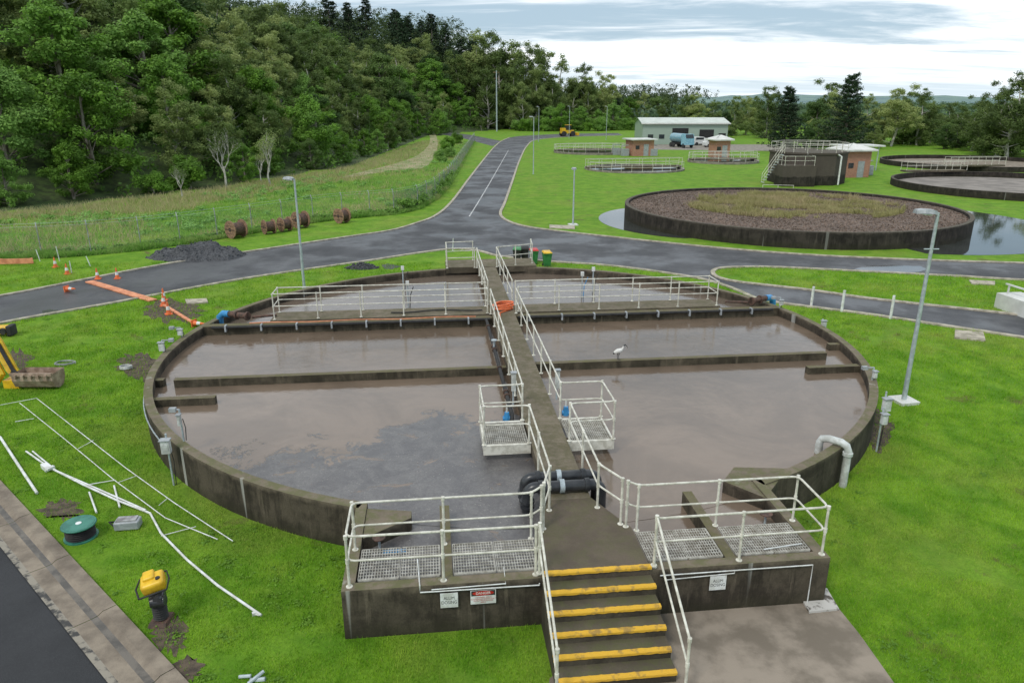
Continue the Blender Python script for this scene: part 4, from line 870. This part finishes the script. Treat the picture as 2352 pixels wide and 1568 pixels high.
# ------------------------------------------------------------------ lying white frames and pipes
def lie(pxs,r,label,z=.04,name='plastic_pipe'):
    pts=[P(x,y,z) for x,y in pxs]
    for i,p in enumerate(pts): p.z=z+.015*(i%2)
    top(MB().tube(pts,r,8),name,m_white,label,'pipe','white pipes lying on the grass',smooth=True)
lie([(60,1036),(110,1072),(190,1112),(270,1150),(345,1178),(370,1225),(430,1285),(500,1345),(600,1412)],.025,'long white plastic pipe lying on the grass')
lie([(75,1036),(130,1082),(215,1118),(335,1172)],.022,'white plastic pipe lying beside another')
lie([(0,1003),(40,1065),(85,1132)],.035,'short white pipe lying on grass'); lie([(205,1130),(222,1178)],.022,'white pipe offcut on grass'); lie([(262,1115),(275,1165)],.022,'white pipe offcut on grass')
lie([(205,1112),(265,1103)],.012,'thin white rod on grass');lie([(35,968),(78,962)],.012,'thin white rod on grass')
for a in ([(85,915),(180,990),(290,1075),(400,1155),(535,1242)],[(45,925),(150,1010),(260,1100),(380,1190),(500,1238)]): lie(a,.012,'thin white frame rail lying on grass')
for a in ([(0,930),(85,915)],[(180,1030),(215,1012)],[(270,1108),(315,1093)],[(365,1160),(385,1145)],[(370,1230),(450,1210)]): lie(a,.010,'thin white frame crossbar lying on grass')
q=P(108,1078,0); top(MB().box((q.x,q.y,.07),(.34,.16,.12),-.7).box((q.x+.16,q.y-.1,.1),(.10,.2,.05),-.4),'pipe_bracket',m_white,'crumpled white plastic bracket on grass','bracket')
q=P(150,835,.03); mb=MB(); mb.tube([(q.x+.35*math.cos(a)*(1+.1*math.sin(a*.7)),q.y+.22*math.sin(a),.03+.004*a) for a in np.linspace(0,6.28*3,60)],.014,6); top(mb,'coiled_hose',m_grey,'grey coiled hose lying on grass','hose')
q=P(290,846,.03); mb=MB(); mb.tube([(q.x+.2*math.cos(a),q.y+.16*math.sin(a),.03+.006*a) for a in np.linspace(0,6.28*3,50)],.02,6); top(mb,'coiled_hose',m_greyw,'small coil of pale hose on bare soil','hose')
q=P(187,1232); e=E('cable_reel',q,'green topped reel of black cable on grass','cable reel')
part(MB().lathe(q,[(.34,.0),(.34,.03)],24),'bottom_flange',e,m_teal); part(MB().lathe(q,[(.34,.30),(.35,.315),(.35,.325),(.34,.34),(.30,.332),(.30,.336),(.10,.336)],32),'top_flange',e,m_teal); 
mb=MB()
for i in range(6): mb.lathe(q+Vector((0,0,.035+.043*i)),[(.26,0),(.30,.02),(.26,.042)],24)
part(mb,'cable',e,m_blackm,True); part(MB().lathe(q,[(.06,.337),(.06,.35)],12),'hub',e,m_white)
q=P(296,1212); e=E('tool_case',q,'worn grey tool case lying open on grass','tool case')
part(MB().add(*rbox(q+Vector((0,0,.12)),(.52,.28,.2),Matrix.Rotation(.15,3,'Z'),.04)),'body',e,m_grey); part(MB().box(q+Vector((.0,.0,.235)),(.42,.2,.03),.15),'lid',e,M('case_grey',(.16,.14,.14),(.4,.4,.4),rough=.5)); part(MB().tube([q+Vector((-.26,-.1,.1)),q+Vector((-.40,-.02,.16)),q+Vector((-.26,.1,.1))],.02,6),'handle',e,m_blackm)
# trench rammer
q=P(372,1425); e=E('trench_rammer',q,'yellow and black petrol trench rammer standing upright','trench rammer'); 
mb=MB().add([q+Vector(v) for v in [(-.17,-.22,0),(.17,-.22,0),(.17,.2,0),(-.17,.2,0),(-.15,-.16,.07),(.15,-.16,.07),(.15,.16,.07),(-.15,.16,.07)]],[(0,3,2,1),(4,5,6,7),(0,1,5,4),(1,2,6,5),(2,3,7,6),(3,0,4,7)])
part(mb,'shoe',e,m_rust)
pr=[(.09,.07)]
for i in range(7): pr+=[(.13,.1+i*.045),(.10,.122+i*.045)]
part(MB().lathe(q,pr,16),'bellows',e,m_blackm)
part(MB().add(*rbox(q+Vector((0,0,.50)),(.24,.28,.24),Matrix.Rotation(.2,3,'Z'),.04)).tube([q+Vector((-.04,-.14,.52)),q+Vector((.2,-.12,.55))],.09,12).lathe(q+Vector((.1,-.18,.60)),[(.08,-.03),(.08,.03)],14,0,'Y'),'engine',e,m_black,True)
R_=Matrix.Rotation(.35,3,'Z')@Matrix.Rotation(-.2,3,'Y')@Matrix.Rotation(.25,3,'X')
part(MB().add(*rbox(q+Vector((-.05,.04,.80)),(.40,.34,.24),R_,.07)).add(*rbox(q+Vector((-.13,.06,.92)),(.2,.22,.1),R_,.04)),'fuel_tank',e,m_yp,True); part(MB().lathe(q+Vector((.06,.0,.91)),[(.04,0),(.04,.035)],12),'fuel_cap',e,m_blackm)
hp=[R_@Vector(v) for v in ((-.25,-.22,.0),(.22,-.22,.0),(.27,.0,.02),(.22,.22,.0),(-.25,.22,.0),(-.30,0,.02))]
part(MB().tube([q+Vector((-.05,.04,.76))+v for v in hp+[hp[0]]],.018,8),'handle',e,m_blackm,True)
q=P(575,1562); top(MB().tube([q,q+Vector((.25,.0,.03))],.04,8).tube([q+Vector((0,-.1,.03)),q+Vector((.2,.1,.1))],.03,8).tube([q+Vector((-.2,.05,.03)),q+Vector((.0,.05,.05))],.03,8),'pipe_offcut',m_galv,'short grey pipe offcuts lying on grass','pipe')
q=P(585,1408,.03); top(MB().box(q,(.09,.06,.06),.4).tube([q,q+Vector((.1,-.05,.0))],.02,6),'pipe_fitting',m_white,'small white pipe fitting on grass','fitting')
# excavator
q=P(88,893); e=E('excavator',q+Vector((-4.6,.6,0)),'yellow mini excavator with muddy bucket resting on grass','excavator')
mb=MB(); c=q+Vector((0,.25,.0)); pr=[(.45,.58),(.42,.3),(.25,.08),(-.05,.02),(-.32,.12),(-.45,.36),(-.42,.58)]
n=len(pr); vs=[]
for x in (-.66,.66):
    for a,b in pr: vs.append(c+Vector((x,a*.8-.1,b)))
mb.add(vs,[(i,i+1,n+i+1,n+i) for i in range(n-1)]+[tuple(range(n)),tuple(range(n,2*n))]); mb.box(c+Vector((0,-.46,.58)),(1.36,.06,.1))
for i in range(5): mb.box(c+Vector((-.5+.25*i,-.5,.52)),(.09,.12,.12))
part(mb,'bucket',e,M('bucket_steel',(.26,.18,.13),(.45,.34,.26),sc=4,rough=.7,metal=.2))
a_=q+Vector((-.85,.3,0))
part(MB().tube([a_+Vector((.15,-.1,.25)),a_+Vector((-.1,.0,.6)),a_+Vector((-.5,.15,1.5)),a_+Vector((-.8,.2,2.1))],[.17,.25,.26,.18],4,sq=.8).box(a_+Vector((-.05,-.05,.14)),(.5,.45,.28)).tube([a_+Vector((-.6,-.25,.1)),a_+Vector((-.3,-.2,.5)),a_+Vector((-.5,-.1,.9))],.1,8),'dipper_arm',e,m_yp)
part(MB().tube([a_+Vector((-.8,.2,2.1)),a_+Vector((-2.0,.3,2.5)),a_+Vector((-3.2,.4,1.2))],[.2,.26,.22],4,sq=.7),'boom',e,m_yp)
part(MB().tube([a_+Vector((.12,-.2,.5)),a_+Vector((-.35,-.02,1.5))],.06,8).tube([a_+Vector((.3,-.2,.35)),a_+Vector((.05,-.2,.6))],.08,8),'hydraulic_ram',e,m_blackm,True)
bb=q+Vector((-4.6,.9,0)); part(MB().box(bb+Vector((0,0,1.0)),(1.7,1.5,.8)).box(bb+Vector((-.2,.1,1.9)),(1.1,1.2,1.1)),'cab',e,m_yp)
for y in (-.75,.75): part(MB().box(bb+Vector((0,y,.3)),(2.2,.35,.56)),'track',e,m_rubber)
q=P(18,770); e=E('compactor_attachment',q,'yellow and black machine attachment on the grass','attachment')
part(MB().add(*rbox(q+Vector((-.3,0,.24)),(.8,.4,.32),Matrix.Rotation(.1,3,'Z'),.06)),'body',e,m_yp); part(MB().add(*rbox(q+Vector((.2,0,.24)),(.2,.46,.42),Matrix.Rotation(.1,3,'Z'),.05)).lathe(q+Vector((.0,-.23,.24)),[(.13,-.04),(.13,.04)],14,0,'Y'),'drum',e,m_rubber)
# ------------------------------------------------------------------ ibis
b=L(3.30,-2.5,.93); e=E('ibis',b,'white ibis with black head and curved bill standing on wall','bird')
pts=[(-.27,0,.27),(-.22,0,.325),(-.14,0,.37),(-.03,0,.40),(.08,0,.43),(.14,0,.48),(.175,0,.54),(.19,0,.60),(.22,0,.64),(.26,0,.645),(.29,0,.63),(.33,0,.595),(.365,0,.54),(.38,0,.47)]
rs_=[.012,.05,.085,.105,.085,.05,.032,.026,.032,.03,.016,.012,.009,.005]
R6=Matrix.Rotation(.25,3,'Z'); K=.78
part(MB().tube([b+R6@(Vector(p)*K) for p in pts],[x*K for x in rs_],12,mis=[1,0,0,0,0,0,0,1,1,1,1,1,1]),'body',e,[m_feather,m_black],True)
for y,x in ((-.04,.0),(.04,-.03)): part(MB().tube([b+R6@(Vector((x,y,.33))*K),b+R6@(Vector((x-.03,y,.17))*K),b+R6@(Vector((x,y,.0))*K),b+R6@(Vector((x+.07,y,.005))*K)],[.018,.010,.010,.006],6),'leg',e,m_black)
# ------------------------------------------------------------------ round tanks
def roundtank(c,r,zt,name,label,fill,zf,wall,th=.3,bottom=-.3):
    e=E(name,(c[0],c[1],0),label,'tank'); arc=[(c[0]+r*math.cos(2*math.pi*i/96),c[1]+r*math.sin(2*math.pi*i/96)) for i in range(96)]
    part(MB().strip(arc,0,th,bottom,zt,closed=True),'outer_wall',e,wall)
    part(MB().sheet([(c[0]+(r-th/2)*math.cos(2*math.pi*i/64),c[1]+(r-th/2)*math.sin(2*math.pi*i/64)) for i in range(64)],zf),'fill',e,fill); return e
cT=(22.2,58.8); roundtank(cT,12.95,1.12,'sludge_bed','large round dark concrete bed filled with bark mulch',m_mulch,.9,m_dark)
n=60000; a=RNG.uniform(0,6.28,n); rq=8.4*np.sqrt(RNG.random(n)); X=cT[0]+.8+rq*np.cos(a)*1.05; Y=cT[1]+1.8+rq*np.sin(a)*.95; k=vnoise(X,Y,.4,31)+(7.0-rq)*.05>.53; k&=RNG.random(len(X))<.65; X,Y=X[k],Y[k]; V=blades(X,Y,.5*vnoise(X,Y,.5,33)+.05,.045,RNG,.9,.9)
o=bpy.data.objects.new('dry_weeds',quadmesh('dry_weeds',V,np.arange(len(V)).reshape(-1,3),m_dry)); COL.objects.link(o); meta(o,'dry weeds growing in the mulch bed','weeds',None,'stuff')
n=50000; a=RNG.uniform(0,6.28,n); rq=12.6*np.sqrt(RNG.random(n)); C=np.stack([cT[0]+rq*np.cos(a),cT[1]+rq*np.sin(a),np.full(n,.92)],1)
V=leaf_arr(C,np.full(n,.04),n,.065,RNG,.5,.4,1.5); o=bpy.data.objects.new('bark_mulch',crown_mesh('bark_mulch',V,leafmat('mulch_chip',(.25,.18,.14),(.14,.10,.075),None,.05))); COL.objects.link(o); meta(o,'brown bark mulch chips in the round bed','mulch',None,'stuff')
def sector(a0,a1,r0,r1,z,n=40):
    A=[rad(a0+(a1-a0)*i/n) for i in range(n+1)]
    return [(cT[0]+r1(i/n)*math.cos(x),cT[1]+r1(i/n)*math.sin(x)) for i,x in enumerate(A)]+[(cT[0]+r0*math.cos(x),cT[1]+r0*math.sin(x)) for x in A[::-1]]
top(MB().sheet(sector(-75,60,12.9,lambda k:13.2+4.2*math.sin(math.pi*min(1,k*1.1+.05))**.6+2.0*max(0,math.sin(math.pi*k)),0),.011),'pond',m_pond,'still dark water around the round tank',kind='structure')
top(MB().sheet(sector(150,222,12.9,lambda k:13.0+2.2*abs(math.sin(math.pi*k))**.6,0),.0115),'pond.001',m_pond,'still dark water around the round tank',kind='structure')
top(MB().sheet(blob(2050,618,85,9,26,.12,9),.011),'puddle',m_puddle,'shallow puddle reflecting the sky on asphalt',kind='structure')
top(MB().sheet(blob(115,716,22,5,16,.2,12),.011),'puddle.001',m_puddle,'small puddle on the asphalt',kind='structure')
roundtank((55.5,80.5),12.6,.75,'round_tank','round concrete tank with dark wall and empty floor',M('tank_floor',(.26,.23,.2),(.17,.15,.13),sc=.5,rough=.9),.12,m_dark); roundtank((69,112),12.2,.7,'round_tank','round concrete tank with dark wall and empty floor',m_gutter,.12,m_dark)
def ringrail(c,r,z,a0=0,a1=360,n=20,label='white handrail around a small round tank'):
    pts=[Vector((c[0]+r*math.cos(rad(a0+(a1-a0)*i/n)),c[1]+r*math.sin(rad(a0+(a1-a0)*i/n)),z)) for i in range(n+(0 if a1-a0==360 else 1))]
    railing(pts,label,closed=(a1-a0==360),spacing=5,group='handrails of the far tanks')
def bridge(c,r,z,ang,label='white railed bridge crossing a round tank'):
    d=Vector((math.cos(ang),math.sin(ang),0)); n_=Vector((-d.y,d.x,0)); c=Vector((c[0],c[1],z))
    for s_ in (-.6,.6): railing([c+n_*s_-d*r,c+n_*s_+d*r],label,spacing=2,group='handrails of the far tanks')
    top(MB().box(c-Vector((0,0,.12)),(2*r,1.3,.2),ang),'footbridge',m_path,'narrow concrete footbridge across a round tank','footbridge','footbridges of the far tanks')
bridge((53,93),4,.95,.1); bridge((63,101),4,.95,.1)
m_pale=M('pale_concrete',(.3,.27,.22),(.18,.16,.13),sc=1.5,rough=.85)
for c,r,z in (((15.5,141),7.6,.35),((17.3,105),7.0,.22),((33.5,118),5.5,.35)):
    roundtank(c,r,z,'settling_tank','low round concrete settling tank with white rails',m_pond,z-.12,m_pale); bridge(c,r,z+.25,.2)
ringrail((15.5,141),7.5,.35); ringrail((33.5,118),5.4,.35,n=16); ringrail((17.3,105),6.9,.22,200,340,12)
railing([P(1750,447),P(1820,449)],'short white rail behind the mulch bed',spacing=1.3,group='handrails of the far tanks')
c=Vector((34.8,87.5,0)); e=E('digester_tank',c,'dark octagonal concrete tank with railed top','tank')
oc=lambda r:[(c.x+r*math.cos(math.pi/8+i*math.pi/4),c.y+r*math.sin(math.pi/8+i*math.pi/4)) for i in range(8)]
part(MB().prism(oc(4.3),-.1,3.4),'outer_wall',e,m_dark); part(MB().prism(oc(4.42),3.403,3.6),'rim',e,m_dark)
part(MB().prism([(30.2,82.4),(33.9,82.4),(33.9,84.9),(30.2,84.9)],-.1,2.3),'front_chamber',e,m_dark)
part(MB().tube([(37.0,83.5,.1),(37.0,83.5,3.2),(36.5,83.7,3.5)],.1,8),'downpipe',e,m_white)
for i in range(12): part(MB().box((28.9+i*.17,84.9,.25+i*.28),(.2,.8,.05)),'step',e,m_galv)
railing([Vector((c.x+4.2*math.cos(rad(x)),c.y+4.2*math.sin(rad(x)),3.6)) for x in range(22,360,45)],'white handrail on the dark octagonal tank',closed=True,spacing=2,group='handrails of the far tanks')
railing([Vector(p) for p in ((30.4,84.7,2.3),(30.4,82.6,2.3),(33.7,82.6,2.3),(33.7,84.0,2.3))],'white handrail on the front chamber',spacing=1.3,group='handrails of the far tanks')
for y in (84.5,85.3): railing([Vector((28.9,y,.2)),Vector((30.9,y,3.5))],'white handrail of the side steps',spacing=1.5,group='handrails of the far tanks')
railing([Vector((32,88.5,3.6)),Vector((37.6,88.5,3.6))],'white handrail on the dark octagonal tank',spacing=1.4,group='handrails of the far tanks')
def hut(x,y,w,d,h,label,roof=True,rz=.2,oh=.5,rm=None):
    o=Vector((x,y,0)); e=E('brick_hut',o,label,'hut','brick huts of the plant')
    part(MB().box(o+Vector((0,0,h/2)),(w,d,h),rz),'wall',e,m_brick)
    R_=Matrix.Rotation(rz,3,'Z'); f=lambda a,b,z:o+R_@Vector((a,b,z))
    W,D=w/2+oh,d/2+oh
    vs=[f(-W,-D,h+.002),f(W,-D,h+.002),f(W,D,h+.002),f(-W,D,h+.002),f(-W,-D,h+.2),f(W,-D,h+.2),f(W,D,h+.2),f(-W,D,h+.2),f(-W*.15,-D*.15,h+.9*(1 if roof else .3)),f(W*.15,D*.15,h+.9*(1 if roof else .3))]
    part(MB().add(vs,[(0,3,2,1),(0,1,5,4),(1,2,6,5),(2,3,7,6),(3,0,4,7),(4,5,9,8),(5,6,9),(6,7,8,9),(7,4,8)]),'roof',e,rm or m_roofw)
    part(MB().box(f(w*.12,-d/2-.03,1.0),(.9,.05,2.0),rz),'door',e,m_grey); part(MB().box(f(-w*.3,-d/2-.03,1.5),(.7,.05,.6),rz),'window',e,m_glass)
hut(43.0,94.5,3.4,3.4,3.2,'orange brick hut with pale pyramid roof'); hut(22.7,133,3.8,4,2.7,'low red brick hut with flat roof',False); hut(35.8,129,2.6,2.8,2.8,'small brick hut with pale pyramid roof')
e=E('shelter',(48,104,0),'open shelter with flat pale roof','shelter'); part(MB().box((48,104,3.3),(6,4,.18),.1),'roof',e,m_roofw)
for x,y in ((45.4,102.5),(50.5,102.8),(45.2,105.6),(50.3,105.8)): part(MB().tube([(x,y,0),(x,y,3.21)],.08,6),'post',e,m_galv)
sx0,sx1,sy,sd,hh_=29.2,48.2,168,11,4.6
o=Vector(((sx0+sx1)/2,sy,0)); e=E('shed',o,'long pale green corrugated steel shed','shed')
cx=(sx0+sx1)/2; w=sx1-sx0
vs=[(sx0,sy,-.1),(sx1,sy,-.1),(sx1,sy+sd,-.1),(sx0,sy+sd,-.1),(sx0,sy,hh_),(sx1,sy,hh_),(sx1,sy+sd,hh_),(sx0,sy+sd,hh_),(sx0,sy+sd/2,hh_+1.0),(sx1,sy+sd/2,hh_+1.0)]
part(MB().add(vs,[(0,1,5,4),(2,3,7,6),(1,2,6,9,5),(3,0,4,8,7)]),'wall',e,m_shed)
vs=[(sx0-.4,sy-.4,hh_-.05),(sx1+.4,sy-.4,hh_-.05),(sx0-.4,sy+sd/2,hh_+1.08),(sx1+.4,sy+sd/2,hh_+1.08),(sx0-.4,sy+sd+.4,hh_-.05),(sx1+.4,sy+sd+.4,hh_-.05)]
part(MB().add(vs,[(0,1,3,2),(2,3,5,4)]),'roof',e,M('shed_roof',(.58,.62,.56),(.48,.52,.46),sc=.6,rough=.5)); part(MB().box((cx,sy-.45,hh_-.12),(w+.9,.12,.28)),'roof_gutter',e,m_roofw)
for x,ww,hd in ((37.6,3.6,3.5),(43.5,3.2,3.2),(47,1.6,2.4)): part(MB().box((x,sy-.04,hd/2),(ww,.06,hd)),'doorway',e,m_hole)
for x in (31,33.5): part(MB().box((x,sy-.04,1.7),(1.2,.06,.9)),'window',e,m_glass)
top(MB().sheet([(24,150),(62,143),(62,167.8),(26,167.8)],.012),'yard',m_pale,'pale concrete yard before the shed',kind='structure')
def car(x,y,rz,pm,label):
    e=E('parked_car',(0,0,0),label,'car','cars parked by the shed')
    prf=[(-2.2,.35),(-2.2,.95),(-2.0,1.1),(-1.85,1.7),(-1.6,1.78),(.3,1.78),(1.0,1.15),(2.1,1.0),(2.25,.75),(2.25,.35)]
    vs=[(a,y_,b) for y_ in (-.88,.88) for a,b in prf]; n=len(prf)
    part(MB().add(vs,[tuple(range(n)),tuple(range(n,2*n))[::-1]]+[(i,(i+1)%n,n+(i+1)%n,n+i) for i in range(n)]),'body',e,pm)
    gl=[(-1.75,1.2),(-1.6,1.65),(.2,1.65),(.8,1.2)]
    for s_ in (-1,1): part(MB().add([(a,s_*.89,b) for a,b in gl],[(0,1,2,3)]),'side_window',e,m_glass)
    part(MB().add([(.42,-.78,1.72),(.42,.78,1.72),(1.02,.78,1.2),(1.02,-.78,1.2)],[(0,1,2,3)]),'windscreen',e,m_glass)
    for a in (-1.4,1.4):
        for s_ in (-.85,.85): part(MB().lathe((a,s_,.35),[(.36,-.1),(.36,.1)],16,0,'Y'),'wheel',e,m_rubber)
    e.location=(x,y,.012); e.rotation_euler=(0,0,rz)
car(42.6,158,.15,m_white,'white four wheel drive parked by the shed'); car(41.5,165,.3,m_white,'white car parked near the shed door')
def truck(x,y,rz):
    e=E('tanker_truck',(0,0,0),'blue cab tanker truck parked in the yard','truck')
    part(MB().box((0,0,.9),(7.2,1.0,.25)),'chassis',e,m_blackm)
    prf=[(2.0,1.0),(2.0,3.0),(3.4,3.0),(3.75,2.1),(3.8,.7),(2.0,.7)]; n=6; vs=[(a,y_,b) for y_ in (-1.15,1.15) for a,b in prf]
    part(MB().add(vs,[tuple(range(n)),tuple(range(n,2*n))[::-1]]+[(i,(i+1)%n,n+(i+1)%n,n+i) for i in range(n)]),'cab',e,M('cab_paint',(.3,.55,.65),(.2,.42,.52),rough=.3))
    part(MB().add([(3.45,-1,2.95),(3.45,1,2.95),(3.82,1,2.15),(3.82,-1,2.15)],[(0,1,2,3)]),'windscreen',e,m_glass)
    part(MB().lathe((-1.0,0,2.05),[(.7,-2.6),(1.0,-2.4),(1.0,2.4),(.7,2.6)],20,0,'X'),'tank_body',e,M('tank_paint',(.1,.3,.4),(.3,.4,.42),rough=.3),True)
    for a in (-2.6,-1.5,2.9):
        for s_ in (-1,1): part(MB().lathe((a,s_,.5),[(.5,-.15),(.5,.15)],16,0,'Y'),'wheel',e,m_rubber)
    e.location=(x,y,.012); e.rotation_euler=(0,0,rz); e.scale=(.92,.92,.92)
truck(35.4,157,-1.25)
q=P(1302,313); e=E('wheel_loader',(0,0,0),'small yellow wheel loader beside the road','loader')
part(MB().box((0,0,1.2),(3.6,1.6,.9)).box((-1.2,0,1.9),(1.2,1.4,.6)),'body',e,m_yp); part(MB().box((.3,0,2.3),(1.3,1.4,1.3)),'cab',e,m_glass); part(MB().box((.3,0,3.0),(1.5,1.6,.12)),'cab_roof',e,m_yp)
for a in (-1.2,1.4):
    for s_ in (-.95,.95): part(MB().lathe((a,s_,.7),[(.7,-.22),(.7,.22)],16,0,'Y'),'wheel',e,m_rubber)
part(MB().box((2.9,0,.6),(.7,2.2,.8)),'bucket',e,m_yp); e.location=(q.x,q.y,0); e.rotation_euler=(0,0,.3)
for px,py in ((1415,356),(1435,358),(1500,358),(1965,403),(1990,402)):
    q=P(px,py); top(MB().box(q+Vector((0,0,.6)),(1.3,.8,1.2),.2).tube([q+Vector((-.6,0,1.2)),q+Vector((-.6,0,1.8)),q+Vector((.6,0,1.8))],.08,6),'pump_unit',m_grey,'grey pump unit with pipework beside the tanks','pump','pump units of the plant')
# ------------------------------------------------------------------ sky, sun, camera
w=bpy.data.worlds.new('World'); scene.world=w; w.use_nodes=True; nt=w.node_tree; bg=nt.nodes['Background']; out=nt.nodes['World Output']
SE,SA=rad(52),rad(215)
sk=node(nt,'ShaderNodeTexSky',sky_type='NISHITA'); sk.sun_disc=False; sk.sun_elevation=SE; sk.sun_rotation=SA; nt.links.new(sk.outputs[0],bg.inputs[0]); bg.inputs[1].default_value=.13
tc=node(nt,'ShaderNodeTexCoord'); s=node(nt,'ShaderNodeSeparateXYZ'); nt.links.new(tc.outputs['Generated'],s.inputs[0])
zz=math_(nt,'ADD',math_(nt,'MAXIMUM',s.outputs['Z'],0.0),.07)
cb=node(nt,'ShaderNodeCombineXYZ'); nt.links.new(math_(nt,'DIVIDE',s.outputs['X'],zz),cb.inputs[0]); nt.links.new(math_(nt,'DIVIDE',s.outputs['Y'],zz),cb.inputs[1])
mp=node(nt,'ShaderNodeMapping'); mp.inputs['Scale'].default_value=(.35,.9,1); mp.inputs['Rotation'].default_value=(0,0,rad(-10)); mp.inputs['Location'].default_value=(3.1,1.2,0); nt.links.new(cb.outputs[0],mp.inputs[0])
n1=noise(nt,mp.outputs[0],.45,9,.6,.6); n2=noise(nt,mp.outputs[0],1.6,9,.65,.5)
nn_=math_(nt,'ADD',math_(nt,'MULTIPLY',n1,.62),math_(nt,'MULTIPLY',n2,.38))
c=mixc(nt,mrange(nt,nn_,.42,.57),(.92,.945,.97),(.34,.45,.54))
c=mixc(nt,mrange(nt,s.outputs['Z'],.0,.06,.7,0),c,(.72,.81,.88))
bg2=node(nt,'ShaderNodeBackground'); nt.links.new(c,bg2.inputs[0]); bg2.inputs[1].default_value=1.38
mx=node(nt,'ShaderNodeMixShader'); mx.inputs[0].default_value=.88; nt.links.new(bg.outputs[0],mx.inputs[1]); nt.links.new(bg2.outputs[0],mx.inputs[2]); nt.links.new(mx.outputs[0],out.inputs[0])
sl=bpy.data.lights.new('sun','SUN'); sl.energy=1.5; sl.angle=rad(12); sl.color=(1,.95,.87); so=bpy.data.objects.new('sun',sl); COL.objects.link(so)
dv=Vector((math.sin(SA)*math.cos(SE),math.cos(SA)*math.cos(SE),math.sin(SE))); so.rotation_euler=dv.to_track_quat('Z','Y').to_euler()
cam=bpy.data.cameras.new('camera'); co=bpy.data.objects.new('camera',cam); COL.objects.link(co); co.location=(0,0,CAMH); co.rotation_euler=(math.pi/2-PIT,0,0)
cam.sensor_width=36; cam.lens=FP/2352*36; cam.clip_end=20000; scene.camera=co
scene.view_settings.view_transform='Standard'; scene.view_settings.look='None'; scene.view_settings.exposure=0
print('objects',len(bpy.data.objects))
